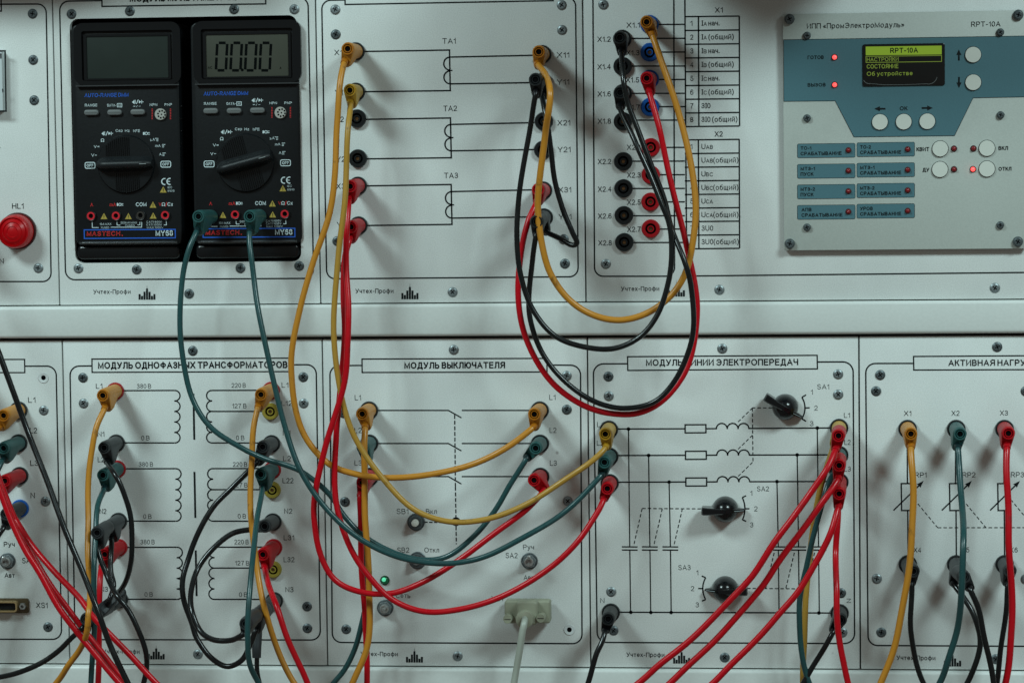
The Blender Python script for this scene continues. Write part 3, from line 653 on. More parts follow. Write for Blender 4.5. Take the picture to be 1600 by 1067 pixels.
obj('jack_nut', lathe_mesh('jack_nut', [(5.6, 1.6), (5.6, 4.2), (4.8, 4.6), (2.8, 4.6), (2.6, 2.4), (.1, 2.4)], 6, ang=20, mats=NICKEL), None, dsub, P(37.5, 945.5, 0))

# ---- single phase transformers
a = Print(); a.border([(143.5, 571.5), (109.2, 572), (117.2, 998.6), (500.6, 999.3), (494, 569.6), (454.8, 569.8)], 15)
a.line([(143.6, 560.8), (454.4, 559.4), (455, 580.4), (143.9, 581.6)], 2.0, True); a.build('border_line', INK, pL1)
a = Print(); a.text('МОДУЛЬ ОДНОФАЗНЫХ ТРАНСФОРМАТОРОВ', 153.4, 449, 565.6, 576.2, .012); a.build('title_lettering', INK, pL1)
a = Print()
for top, bot, dx in ((609.8, 691.7, 0), (731.8, 813.8, 1.6), (854.4, 935.8, 3.6)):
    st = (bot - top) / 5
    a.line([(184 + dx, top + .4), (272 + dx, top)]); a.line([(184 + dx, bot - .2), (272.5 + dx, bot)])
    a.line([(331 + dx, top), (424 + dx, top - .2)]); a.line([(331 + dx, bot), (424 + dx, bot)]); a.line([(329 + dx, top + 2 * st), (424 + dx, top + 2 * st)])
    for k in range(5):
        y0, y1 = top + k * st, top + (k + 1) * st
        a.arc([(272.3 + dx, y0), (281.3 + dx, (y0 + y1) / 2), (273 + dx, y1)]); a.arc([(331.5 + dx, y0), (322.8 + dx, (y0 + y1) / 2), (331.5 + dx, y1)])
    a.line([(302.2 + dx, top + 5), (303.6 + dx, bot - 5)], 3.2)
a.build('circuit_diagram', INK, pL1)
a = Print()
for t, u0, v0 in (('380 В', 214, 599.6), ('0 В', 221, 680.4), ('380 В', 217, 721.6), ('0 В', 224, 803), ('380 В', 219.6, 842.6), ('0 В', 226, 924.6), ('220 В', 362, 598.4), ('127 В', 363, 630.4), ('0 В', 369, 680.2),
                  ('220 В', 364, 721.6), ('127 В', 364.6, 754), ('0 В', 371.6, 802.4), ('220 В', 366.4, 842.6), ('127 В', 367.4, 875.6), ('0 В', 373.6, 924.8)):
    a.text(t, u0, u0 + (22 if len(t) > 3 else 12.8), v0, v0 + 7.2, -.008)
a.build('voltage_lettering', GREYINK, pL1, True)
a = Print()
for t, u0, u1, v0 in (('L1', 150, 160, 599), ('N1', 152.4, 163, 674), ('L2', 152.8, 163, 713.6), ('N2', 156, 166, 794.4), ('L3', 155, 166, 836), ('N3', 157, 168.6, 916), ('L11', 440, 455.5, 597.4), ('L12', 440, 456.2, 625.8),
                      ('N1', 442, 454, 672), ('L21', 442.4, 459.4, 712), ('L22', 441.6, 458.6, 746.6), ('N2', 444.2, 456.6, 794.2), ('L31', 443.4, 459.6, 835.6), ('L32', 443.4, 460, 869.8), ('N3', 446, 458.6, 916.6)):
    a.text(t, u0, u1, v0, v0 + 8.0, -.006)
a.build('lettering', INK, pL1, True)
a = Print(); a.text('Учтех-Профи', 161, 218, 1013.6, 1020.4); a.build('maker_lettering', GREYINK, pL1)
a = Print(); a.logo(231, 257.4, 1029.6, 1006.4); a.build('maker_logo', INK, pL1)
screws(pL1, [(129.6, 590), (130.6, 630), (301.2, 548), (474, 589), (474.6, 630, 0), (480, 947), (480.2, 981), (309.2, 1021.5), (134, 943, 1), (135, 981, 1)])
sockets(pL1, 'red', [(180.5, 611), (183.5, 732.5), (186, 855), (424, 610), (425.8, 734), (427.8, 855)], 14.2)
sockets(pL1, 'black', [(182, 692), (185.5, 814), (187, 936), (424.6, 693), (426.6, 815), (429, 938)], 14.2)
sockets(pL1, 'yellow', [(423, 642.5), (426, 765), (427.4, 889)], 13.6)

# ---- breaker module
a = Print(); a.border([(565.5, 570.8), (515.4, 571.2), (519.2, 1003), (909.5, 1005), (907, 570.6), (854.6, 570.2)], 15)
a.line([(565.6, 560.8), (854.4, 559.8), (854.8, 581), (565.9, 581.8)], 2.0, True); a.build('border_line', INK, pL2)
a = Print(); a.text('МОДУЛЬ ВЫКЛЮЧАТЕЛЯ', 632, 789, 565.8, 576, .012); a.build('title_lettering', INK, pL2)
a = Print()
for y in (641, 692.6, 744.2):
    a.line([(577, y), (700.6, y), (721, y + 11.6)], 2.0); a.line([(721.6, y), (843, y)], 2.0)
a.dash([(710.4, 648), (711.6, 760), (713, 850)], 1.9, 6.4, 2.6); a.dash([(663, 815.4), (704, 816)], 1.9, 5.4, 2.4); a.disc(712.6, 814.5, 7.2)
a.build('circuit_diagram', INK, pL2)
a = Print()
for t, u0, u1, v0 in (('L1', 554.4, 564, 617), ('L2', 554, 565, 668), ('L3', 554, 565.4, 718.8), ('L1', 858.4, 868, 616.4), ('L2', 859, 869.4, 667.8), ('L3', 859.4, 870, 719), ('SB1', 620, 638.2, 794.4), ('SB2', 620.8, 639.4, 854.8), ('SA2', 790.4, 808.6, 863.2), ('XS1', 767.8, 786, 930.4)):
    a.text(t, u0, u1, v0, v0 + 8.2, -.008)
for t, u0, u1, v0 in (('Вкл', 665.8, 682.6, 794.8), ('Откл', 663.2, 686, 855), ('Сеть', 618.6, 641, 926), ('Руч', 817.4, 834.2, 850.4), ('Авт', 818.4, 834.4, 898)):
    a.text(t, u0, u1, v0, v0 + 7.6, -.008)
a.build('lettering', GREYINK, pL2, True)
a = Print(); a.text('Учтех-Профи', 563.6, 621.6, 1017.4, 1024.3); a.build('maker_lettering', INK, pL2)
a = Print(); a.logo(634.4, 661, 1034.4, 1010.6); a.build('maker_logo', INK, pL2)
screws(pL2, [(709, 546.4, 0), (885.5, 587, 0), (885.6, 639.6), (887.2, 782.5), (538.8, 783.6), (541, 982.4), (715.2, 1024.6, 0), (536.8, 645), (535.6, 590)]); open_hole(pL2, 889.6, 983.2)
sockets(pL2, 'black', [(577, 641), (577.4, 692.6), (578, 744.4), (843.6, 641), (844, 692.8), (844.4, 744.4)])
pushbutton(pL2, 650.4, 815, 'white'); pushbutton(pL2, 652.6, 875, 'grey'); toggle(pL2, 602, 949, .2); toggle(pL2, 827.4, 876, .7)
lo = led(pL2, 601.4, 906, LEDGREEN, 8.0, 0, False)
obj('glow_core', lathe_mesh('glow_core', [(3.6, 1.9), (3.0, 2.25), (1.6, 2.5), (.1, 2.6)], 18, mats=mat('green_glow', (.05, .4, .2), .2, emit=(.12, .75, .42), es=.75)), None, lo, P(600.6, 904.6, 0))
obj('led_bezel', lathe_mesh('green_bezel', [(7.6, 0), (7.4, .7), (6.4, .8), (6.2, .1)], 24, cap1=False, mats=mat('dark_green', (.005, .03, .012), .3)), None, lo, P(601.4, 906, 0))

# ---- power line module
a = Print(); a.border([(980.4, 568.2), (927, 568.4), (933.2, 1003), (1335.4, 1004.8), (1333, 565.2), (1277, 565.4)], 16)
a.line([(980.6, 557.2), (1276.8, 555), (1277.2, 576.2), (980.9, 578.6)], 2.0, True); a.build('border_line', INK, pL3)
a = Print(); a.text('МОДУЛЬ ЛИНИИ ЭЛЕКТРОПЕРЕДАЧ', 1009.6, 1247, 561.4, 571.6, .008); a.build('title_lettering', INK, pL3)
a = Print()
for y, yr, x in ((670, 668.2, 0), (711.4, 710.2, .6), (753, 751.8, 1.2)):
    a.line([(953, y), (1070.5 + x, y - .4)], 2.15); a.line([(1070.5 + x, y - 6.6), (1103 + x, y - 6.8), (1103 + x, y + 5.8), (1070.5 + x, y + 6)], 2.15, True)
    a.line([(1103 + x, y - .5), (1120 + x, y - .6)], 2.15)
    for k in range(3): a.arc([(1119.3 + x + 17 * k, y), (1127.8 + x + 17 * k, y - 8.8), (1136.3 + x + 17 * k, y)], 2.15)
    a.line([(1170.3 + x, y - .8), (1311, yr)], 2.15)
for u, v in ((982, 670), (1013.5, 711.2), (1045.5, 752.8), (1277, 668.4), (1245.6, 710.4), (1214, 752), (985.6, 956), (1017, 956.2), (1048.6, 956.3), (1215.6, 956.8), (1247.6, 956.9), (1279.6, 957)): a.disc(u, v, 2.9)
a.line([(954, 955.8), (1311, 957.1)], 2.15)
for u, v in ((982, 670), (1013.5, 711.2), (1045.5, 752.8), (1214, 752), (1245.6, 710.4), (1277, 668.4)):
    a.line([(u, v), (u + 2, 853.8)], 1.8); a.line([(u + 2.1, 858.8), (u + 3.2, 956)], 1.8)
    a.line([(u - 10.4, 853.8), (u + 14.2, 854)], 2.0); a.line([(u - 10.4, 858.8), (u + 14.2, 859)], 2.0)
a.build('circuit_diagram', INK, pL3)
a = Print()
a.dash([(1003.4, 794), (1112, 794.6)]); 
for x in (1003.4, 1034.8, 1066.2): a.dash([(x, 794.2), (x - 13, 851)])
a.build('dashed_linkage', INK, pL3); a = Print(); a.dash([(1150, 918.6), (1260, 919.4)])
for x in (1196.5, 1228, 1259.6): a.dash([(x, 918.4), (x + 13.5, 861.5)])
a.build('dashed_linkage', INK, pL3); a = Print(); a.dash([(1215, 637.2), (1175.6, 637)]); a.dash([(1175.6, 637), (1176.6, 722)]); 
for y in (637, 679.6, 722): a.dash([(1175.8, y), (1152.6, y + 22.6)])
a.build('dashed_linkage', INK, pL3)
a = Print()
a.arc([(1253, 620.6), (1257.8, 637), (1253, 654)], 2.15); a.line([(1253, 620.6), (1259.6, 616.6)], 2.15); a.line([(1257.8, 637), (1265.2, 637)], 2.15); a.line([(1253, 654), (1259.6, 658)], 2.15)
a.build('scale_marks', INK, pL3); a = Print(); a.arc([(1159.8, 777), (1164, 794.4), (1160.2, 811.6)], 2.15); a.line([(1159.8, 777), (1165.8, 774)], 2.15); a.line([(1164, 794.4), (1171, 794.4)], 2.15); a.line([(1160.2, 811.6), (1166, 814)], 2.15)
a.build('scale_marks', INK, pL3); a = Print(); a.arc([(1102.6, 902), (1098, 919), (1102.4, 936)], 2.15); a.line([(1102.6, 902), (1096.4, 899.2)], 2.15); a.line([(1098, 919), (1091, 918.8)], 2.15); a.line([(1102.4, 936), (1096.6, 938.6)], 2.15)
a.build('scale_marks', INK, pL3)
a = Print()
for t, u0, u1, v0 in (('SA1', 1277, 1295.6, 600.2), ('1', 1267, 1270.6, 608.4), ('2', 1272.4, 1277.6, 633.4), ('3', 1265.6, 1271, 657.6), ('SA2', 1183, 1201.4, 759.4), ('1', 1172.4, 1175.8, 766.2), ('2', 1178.4, 1183.6, 790.6), ('3', 1172, 1177, 815.6),
                      ('SA3', 1060, 1079, 882.2), ('1', 1088, 1091.2, 890.2), ('2', 1079.6, 1084.6, 915), ('3', 1087, 1092, 940.4), ('L1', 933, 943.4, 659), ('L2', 932.6, 943, 688), ('N', 938, 944.4, 933.8),
                      ('L1', 1318.8, 1328, 644.6), ('L2', 1319.4, 1329, 686.8), ('L3', 1319.4, 1329.4, 728.6)): a.text(t, u0, u1, v0, v0 + 7.8, -.008)
a.text('N', 1323, 1329.6, 934.6, 941.4, -.004, rot=math.pi / 2)
a.build('lettering', GREYINK, pL3, True)
a = Print(); a.text('Учтех-Профи', 979, 1038, 1018.6, 1025.6); a.build('maker_lettering', INK, pL3)
a = Print(); a.logo(1051.8, 1078.4, 1036, 1012.2); a.build('maker_logo', INK, pL3)
screws(pL3, [(950.6, 588.2), (951.2, 618.6), (1128.6, 544.6), (1309.6, 584.6), (1309.8, 616.2), (954.8, 924), (958.6, 984.6), (1314.2, 926), (1316.4, 987.5), (1132.4, 1026.6)])
sockets(pL3, 'black', [(951.6, 671), (952.2, 713), (952.8, 754.4), (954.6, 956.2), (1311, 668.4), (1311.2, 710.6), (1311.4, 752.6), (1311.8, 957.2)])
rotary_knob(pL3, 1227, 635.5, math.radians(-31)); rotary_knob(pL3, 1133.2, 795, math.radians(-1)); rotary_knob(pL3, 1133, 919.5, math.radians(181))

# ---- active load module
a = Print(); a.border([(1427.6, 567.6), (1352.6, 567.8), (1356.4, 1007.8), (1700, 1009.5)], 15)
a.line([(1427.4, 556.8), (1700, 555), (1700, 577), (1427.8, 578)], 2.0, True); a.build('border_line', INK, pL4)
a = Print(); a.text('АКТИВНАЯ НАГРУЗКА', 1482, 1629, 562, 571.8, .008); a.build('title_lettering', INK, pL4)
a = Print(); b = Print()
for k in range(3):
    x = 1417.6 + 75.4 * k
    a.line([(x, 671), (x + .2, 755.2)]); a.line([(x - 9.4, 755.2), (x + 8.6, 755), (x + 9.2, 797), (x - 8.8, 797.2)], 2.15, True); a.line([(x + .8, 797), (x + 1.4, 881)])
    a.line([(x - 21.4, 797), (x + 19, 757.5)], 2.2); a.poly([(x + 25.6, 750.8), (x + 20.4, 761.6), (x + 18.4, 758.2), (x + 14.6, 756.2)])
    b.dash([(x + 11, 780), (x + 47.6, 824)], 1.4)
b.dash([(1465.2, 824), (1700, 823.8)], 1.4)
a.build('circuit_diagram', INK, pL4); b.build('dashed_linkage', INK, pL4)
a = Print()
for t, u0, u1, v0 in (('X1', 1412.4, 1423.8, 641.6), ('X2', 1486.8, 1499.2, 641.4), ('X3', 1562.4, 1574.8, 641), ('RP1', 1429.6, 1447.6, 737.6), ('RP2', 1504, 1524, 737.4), ('RP3', 1579.6, 1600, 737.2), ('X4', 1427.6, 1439.2, 854.8), ('X5', 1502.6, 1514.4, 854.6), ('X6', 1578, 1590, 854.6)):
    a.text(t, u0, u1, v0, v0 + 8, -.006)
a.build('lettering', INK, pL4, True)
a = Print(); a.text('Учтех-Профи', 1401, 1461.4, 1023.4, 1030.6); a.build('maker_lettering', INK, pL4)
a = Print(); a.logo(1474.8, 1502, 1040.6, 1016.4); a.build('maker_logo', INK, pL4)
screws(pL4, [(1375.4, 585.6), (1368.8, 611), (1558.2, 542), (1602.6, 611), (1370, 903.6), (1377, 987.4), (1555.8, 1029), (1603, 904)])
sockets(pL4, 'black', [(1418, 670), (1494, 670), (1569.4, 670), (1418.4, 881), (1494, 881), (1569.6, 881)])

# ------------------------------------------------------------------ multimeters
LCDM = mat('lcd_glass', (.055, .058, .046), .25, spec=.2, noise=.04, scale=60)
LCDD = mat('lcd_dark', (.022, .029, .026), .2, spec=.25, noise=.05, scale=60)
BODY = mat('meter_black', (.0040, .0055, .0066), .40, spec=.3, noise=.15, scale=700, bump=.2)
BODY2 = mat('meter_bezel', (.0035, .0048, .0058), .24, spec=.4)
WHT = mat('white_print', (.55, .66, .68), .5); BLU = mat('blue_print', (.010, .10, .52), .5); REDP = mat('red_print', (.50, .016, .018), .5); YEL = mat('yellow_print', (.36, .27, .045), .5)
def loc_rr(u0, v0, u1, v1, r, h, dx, dz, n=5):
    x0, z0 = Q(u0, v1, h); x1, z1 = Q(u1, v0, h); return rrect(x0 + dx, z0 + dz, x1 + dx, z1 + dz, r, n)
def multimeter(label, dx, dz, ang, digits):
    hF = 2.0
    b0 = Q(198, 400, 0)
    t = thing('multimeter', label, 'multimeter', ((b0[0] + dx) * S, 0.012, (b0[1] + dz) * S), 'multimeters side by side in the panel cut-out')
    def qq(u, v, h): x, z = Q(u, v, h); return Vector(((x + dx) * S, -h * .001, (z + dz) * S))
    obj('body', box_loop_mesh('body', loc_rr(118.5, 36, 277.5, 384, 12, hF, dx, dz), -34, hF, 1.0), BODY, t)
    obj('bottom_bumper', box_loop_mesh('bottom_bumper', loc_rr(120, 381.5, 281, 406, 9, 0, dx, dz), -34, .2, 2.4), BODY2, t)
    fr = obj('foot_ledge', box_loop_mesh('foot_ledge', loc_rr(127, 376.4, 275.5, 382, 2.7, 3, dx, dz), 0, 4.2, 1.05), mat('ledge_highlight_tone', (.035, .040, .043), .22, spec=.9), t)  # base colour raised to paint in the highlight along the ledge
    # display housing with a sunk window
    o = loc_rr(116.5, 34, 281, 134, 15, 4, dx, dz); hole = loc_rr(128.5, 47, 269, 127, 4, 4, dx, dz, 3)
    obj('display_housing', plate_mesh('display_housing', o, [hole], hF - 1, 4.2), BODY2, t)
    obj('housing_lip', box_loop_mesh('housing_lip', loc_rr(119.5, 132.4, 278.6, 135.2, 1.2, 4.5, dx, dz), 2, 4.9, .45), mat('ledge_highlight_tone', (.035, .040, .043), .22, spec=.9), t)  # same lightened colour, painting in the bright line of the lip
    lc = obj('display', box_loop_mesh('display', loc_rr(136, 56, 262.4, 123.6, 1.5, hF, dx, dz, 2), hF, hF + .3, .1), LCDM if digits else LCDD, t)
    obj('window_rim', plate_mesh('window_rim', loc_rr(131.5, 52, 266, 126, 2, 3, dx, dz, 2), [loc_rr(136, 56, 262.4, 123.6, 1, 3, dx, dz, 2)], hF, 2.9), BODY2, t)
    if digits:
        p = Print(hF + .38, dx, dz); sg = 4.0
        for k in range(4):
            x0 = 151.2 + 22.6 * k; x1 = x0 + 15.4; y0, y1 = 70.5, 113.2; ym = (y0 + y1) / 2; sl = 1.6
            for (p0, p1) in (((x0 + sl + 2.5, y0), (x1 + sl - 2.5, y0)), ((x0 - .3 + 2.5, y1), (x1 - .3 - 2.5, y1)),
                             ((x0 + sl, y0 + 1.6), (x0 + .6, ym - 1.6)), ((x1 + sl, y0 + 1.6), (x1 + .6, ym - 1.6)),
                             ((x0 + .5, ym + 1.4), (x0 - .3, y1 - 1.4)), ((x1 + .5, ym + 1.4), (x1 - .3, y1 - 1.4))):
                p.line([p0, p1], 4.2)
        p.disc(191.6, 112.6, 2.3); p.text('A', 249.5, 252.4, 107.4, 111.6); p.text('AC', 138.4, 145, 107, 111)
        p.build('display_digits', mat('lcd_segments', (.002, .003, .003), .6, spec=.03), lc)
    # buttons
    for u, v in ((142.2, 176), (178.4, 175.8), (214.6, 175.2)):
        obj('button', box_loop_mesh('button', loc_rr(u - 11.2, v - 4.4, u + 11.2, v + 4.8, 4.4, 4, dx, dz), hF, 4.2, .8), mat('grey_rubber', (.115, .125, .125), .5), t)
    ts = obj('transistor_socket', lathe_mesh('transistor_socket', [(9.2, hF), (9.2, 3.2), (8.6, 3.5), (.2, 3.5)], 28, mats=mat('light_grey_plastic', (.34, .34, .31), .5)), None, t, qq(252.3, 179, 0))
    p = Print(3.62, dx, dz)
    for k in range(8):
        aa = math.pi / 4 * k + .2; p.disc(252.3 + 5.6 * math.cos(aa), 179 + 5.6 * math.sin(aa), 1.5, 10)
    p.disc(252.3, 179, 1.2, 10); p.build('pin_holes', DARK, ts)
    # selector
    kx, ky = 198.3, 256.6
    dl = obj('selector_dial', lathe_mesh('dial', [(46.5, hF), (46.5, hF + .5), (45.6, hF + 1.5), (44.6, hF + 1.9), (.5, hF + 2.0)], 56, mats=BODY), None, t, qq(kx, ky, 0))
    V, Fc = [], []
    secs = []
    for i in range(13):
        x = -44.5 + 89 * i / 12; e = 1 - max(0, abs(x) - 36) / 8.5 * .35
        secs.append((x, e))
    prof = [(-12.5, 3.8), (-9.5, 5.0), (-6.8, 9.5), (-4.0, 11.6), (0, 12.1), (4.2, 11.6), (7.2, 9.4), (9.8, 5.0), (12.5, 3.8)]
    cth, sth = math.cos(ang), math.sin(ang)
    for x, e in secs:
        for z, hh in prof:
            Z = z * e; V.append(((x * cth - Z * sth) * S, -(3.8 + (hh - 3.8) * e) * .001, (x * sth + Z * cth) * S))
    n = len(prof)
    for k in range(len(secs) - 1):
        for i in range(n - 1): Fc.append((k * n + i, k * n + i + 1, (k + 1) * n + i + 1, (k + 1) * n + i))
    Fc.append(tuple(range(n))); Fc.append(tuple(reversed(range((len(secs) - 1) * n, len(secs) * n))))
    me = mesh('handle', V, Fc, True)
    import bmesh
    bm = bmesh.new(); bm.from_mesh(me); bmesh.ops.recalc_face_normals(bm, faces=bm.faces); bm.to_mesh(me); bm.free(); sharp(me, 50)
    obj('handle', me, mat('dial_satin', (.0075, .0095, .011), .45, spec=.3), dl, qq(kx, ky, 0))
    V, Fc = [], []
    for k in range(-8, 9):
        if k == 0: continue
    # grip ridges above and below the bar
    for sgn in (1, -1):
        for k in range(12):
            x = (-30 + 3.3 * k) * (1 if sgn > 0 else 1) + (0 if sgn > 0 else 14); zt = math.sqrt(max(0, 43 ** 2 - x * x)); z0 = 14
            q = len(V)
            for xx, zz in ((x - .6, z0), (x + .6, z0), (x + .6, zt), (x - .6, zt)):
                zz *= sgn
                for hh in (3.8, 4.5): V.append(((xx * cth - zz * sth) * S, -hh * .001, (xx * sth + zz * cth) * S))
            Fc += [(q + 1, q + 3, q + 5, q + 7), (q, q + 1, q + 7, q + 6), (q + 2, q + 3, q + 1, q), (q + 4, q + 5, q + 3, q + 2), (q + 6, q + 7, q + 5, q + 4)]
    me = mesh('grip_ridges', V, Fc); bm = bmesh.new(); bm.from_mesh(me); bmesh.ops.recalc_face_normals(bm, faces=bm.faces); bm.to_mesh(me); bm.free()
    obj('grip_ridges', me, BODY2, dl, qq(kx, ky, 0))
    pv = [(x * cth * S - z * sth * S, -.01222, x * sth * S + z * cth * S) for x, z in ((27, -.5), (38, -.5), (38, .5), (27, .5))]
    obj('pointer_line', mesh('pointer_line', pv, [(0, 1, 2, 3)]), mat('pointer_paint', (.25, .28, .28), .5), dl, qq(kx, ky, 0))
    # input jacks
    for i, (u, v) in enumerate(((143.8, 337.4), (182.8, 337), (221, 336.4), (259.6, 336))):
        jk = obj('input_jack', lathe_mesh('jack_rim', [(8.4, hF), (8.4, 3.2), (7.6, 3.5), (6.6, 3.3)], 28, cap1=False, mats=BLACKP), None, t, qq(u, v, 0))
        jm = mat('jack_red', (.55, .012, .025), .4) if i != 2 else mat('jack_dark', (.03, .026, .022), .4)
        obj('insulator_ring', lathe_mesh('jack_ring' + jm.name, [(6.6, 3.0), (6.4, 3.3), (3.9, 3.3), (3.6, 2.2)], 28, cap1=False, mats=jm), None, jk, qq(u, v, 0))
        obj('jack_bore', lathe_mesh('jack_bore', [(3.8, 2.3), (.1, 2.3)], 20, mats=DARK), None, jk, qq(u, v, 0))
    # printing
    H = hF + .12
    p = Print(H, dx, dz); p.text('AUTO-RANGE DMM', 132, 201, 146.4, 152.4, .0, shear=.12)
    p.line([(131.5, 359.4), (273.8, 358.6), (274, 371.8), (131.8, 372.8)], 1.6, True); p.build('blue_lettering', BLU, t, True)
    p = Print(H, dx, dz)
    p.text('MASTECH', 135.6, 188, 361.8, 369, .006, shear=.05); p.disc(191, 368, 1.0, 8); p.text('A', 141, 145.6, 317.6, 322.8, .01); p.text('mA', 171.4, 181.6, 317.4, 322.6, .01); p.text('V', 248.2, 252.4, 316.8, 322); p.text('/', 258.6, 261, 316, 323)
    for k in range(7):
        for uu in (237.8, 266.4): p.line([(uu - 1, 171 + 2.5 * k), (uu + 1, 171 + 2.5 * k)], 1.3)
    p.build('red_lettering', REDP, t, True)
    p = Print(H, dx, dz)
    for tt, u0, u1, v0, v1 in (('RANGE', 132.6, 152, 162.8, 167), ('DATA-', 167.6, 181.6, 163, 167), ('NPN', 234, 245.6, 162.2, 166), ('PNP', 257, 268.6, 162, 165.8), ('COM', 212.4, 228.8, 316.6, 322.6), ('Ω', 252.6, 258.2, 316.8, 322.2), ('Cx', 261.8, 270.2, 316.6, 322.2),
                               ('MY68', 243.4, 270, 360.2, 368.8), ('Cap', 180.6, 191.6, 202.4, 206.4), ('Hz', 195.2, 202.6, 202.6, 206.6), ('hFE', 208.4, 218.6, 202.8, 206.8), ('µA', 235, 242, 216.4, 220.4), ('mA', 242.6, 251, 226.2, 230), ('A', 248.8, 252.6, 239.4, 243.4),
                               ('V~', 142.6, 151.4, 240.6, 245), ('V=', 146.6, 155.4, 227.2, 231.6), ('Ω', 157.4, 163, 216.8, 222)):
        p.text(tt, u0, u1, v0, v1, .002 if v1 - v0 > 5 else .0)
    p.line([(183.2, 162.2), (190.4, 162.2), (190.4, 167.6), (183.2, 167.6)], .9, True); p.text('H', 185, 188.6, 163.2, 166.6, .01)
    for (u, v) in ((214.6, 159.6), (167, 208.8)):
        p.poly([(u - 8.4, v + .4), (u - 4.6, v - 3), (u - 4.6, v + 3.6)]); p.line([(u - 3.4, v - 3), (u - 3.4, v + 3)], 1); p.line([(u - 1.6, v + 3.4), (u + 1.4, v - 3.4)], 1.1)
        p.poly([(u + 2.4, v - 2.4), (u + 6.2, v), (u + 2.4, v + 2.4)]); p.line([(u + 6.8, v - 2.6), (u + 6.8, v + 2.6)], 1); p.line([(u + 6.8, v), (u + 9.6, v)], .9)
    p.text('=/~', 208, 220, 165, 168, .0)
    for (u, v) in ((140.7, 258.6), (259, 256.8)):
        x0, z0 = p.q(u - 7.6, v + 4.8); x1, z1 = p.q(u + 7.6, v - 4.6); p.strip(rrect(x0, z0, x1, z1, 2.4, 3), 1.3, True); p.text('OFF', u - 5.2, u + 5.2, v - 2, v + 2.4, .01)
    for (u, v) in ((246, 218.6), (255, 228.2), (255.6, 241.4)):
        p.line([(u - 1.8 - (2 if u < 250 else 0), v - 2), (u + 2.4 - (2 if u < 250 else 0) + 1, v - 2)], .8); p.line([(u - 1.8, v + .1), (u + 1.4, v + .1)], .8); p.line([(u - 1.8, v + 2), (u + 1.4, v + 2)], .8)
    p.poly([(223.4, 207), (226, 206.8), (226, 211), (223.4, 211)]); p.ring(228.6, 208.9, 2, .9, 14); p.line([(230.8, 207.7), (234, 207.7)], .9); p.line([(230.8, 210.2), (234, 210.2)], .9)
    p.poly([(182.6, 317.6), (184.8, 317.6), (184.8, 322), (182.6, 322)]); p.ring(187.4, 319.8, 2, .9, 14); p.line([(189.6, 318.6), (192.6, 318.6)], .9); p.line([(189.6, 321), (192.6, 321)], .9)
    # CE mark: open ring arcs
    p.arc([(258.4, 279.4), (252.6, 284), (258.4, 288.6)], 1.7, 14); p.arc([(266.6, 279.2), (260.8, 283.8), (266.6, 288.4)], 1.7, 14); p.line([(261.8, 283.8), (265.6, 283.8)], 1.4)
    p.text('IEC', 262, 269, 291.6, 294.6, -.006); p.text('61010', 262, 272.6, 297, 300, -.006)
    p.line([(144, 346.8), (144.2, 355.8), (154, 355.8)], 1.0); p.line([(173, 355.2), (221.4, 355.2), (221.4, 347)], 1.0); p.line([(182.6, 346.8), (183, 352), (188, 352)], 1.0); p.line([(214.6, 351.6), (218.6, 351.6), (218.6, 347)], .9); p.line([(259.8, 345.4), (260, 351.6), (256, 351.6)], 1.0)
    p.text('10A MAX', 156, 174, 348.8, 352, -.006); p.text('FUSED', 158, 170.6, 354.4, 357.4, -.008); p.text('500mA MAX', 188.6, 214, 346.6, 349.8, -.008); p.text('FUSED', 196, 210.4, 351.2, 354.2, -.008)
    p.text('CATII 600V', 229, 252.8, 345.6, 348.6, -.008); p.text('CATI 1000V', 229, 252.8, 350, 353, -.008); p.text('MAX 1000V', 229.6, 255, 354.4, 357.2, -.008)
    p.build('white_lettering', WHT, t, True)
    p = Print(H, dx, dz)
    for u, v in ((255, 297), (162.4, 338.4), (200.6, 338.4), (239.4, 337.6), (239, 320.6)):
        p.poly([(u, v - 5.4), (u + 5.2, v + 4.2), (u - 5.2, v + 4.2)])
    p.build('warning_triangles', YEL, t)
    p = Print(H + .1, dx, dz)
    for u, v in ((255, 297), (162.4, 338.4), (200.6, 338.4), (239.4, 337.6), (239, 320.6)): p.line([(u, v - 2.6), (u, v + 1.6)], .9); p.disc(u, v + 2.8, .5, 6)
    p.build('warning_marks', INK, t)
    # moulded ribs on the visible flank
    for k in range(11):
        obj('side_rib', box_loop_mesh('side_rib', loc_rr(277, 165 + 19.3 * k, 283.4, 168.4 + 19.3 * k, 1, 0, dx, dz, 2), -20, -1.0, .3), BODY2, t)
    return t
qa = Q(198.3, 257.6); qb = Q(384.6, 255.4)
m1 = multimeter('black multimeter with a blank display and level selector bar', 0, 0, math.radians(1.0), False)
m2 = multimeter('black multimeter reading 00.00 with its selector bar tilted', qb[0] - qa[0], 0, math.radians(14.5), True)

# ------------------------------------------------------------------ protection relay unit
HR = 4.4
rel = thing('relay_unit', 'grey control unit with a teal band and green menu screen', 'control unit', P(1412, 390, 0))
x0, z0 = Q(1225.3, 391.6, HR); x1, z1 = Q(1603, 16.4, HR)
obj('front_plate', box_loop_mesh('front_plate', rrect(x0, z0, x1, z1, 1, 2), 1.6, HR, .3, 2), mat('relay_grey', (.40, .43, .40), .45, noise=.06, scale=1300, dirt=((.34, .365, .34), .55, .8, 20)), rel)
obj('standoff_body', box_loop_mesh('standoff_body', rrect(x0 + 8, z0 + 8, x1 - 8, z1 - 8, 2, 2), 0, 1.6, .1, 1), DARK, rel)
TEAL = mat('teal_print', (.062, .150, .180), .45, noise=.06, scale=1300)
a = Print(HR + .1); tp = [(1224.2, 62.6), (1602.8, 56.6), (1602.8, 151.8), (1520.4, 153.4), (1491.4, 212.4), (1334.2, 214.4), (1305, 158), (1224.6, 158.8)]; a.poly(list(reversed(tp)))
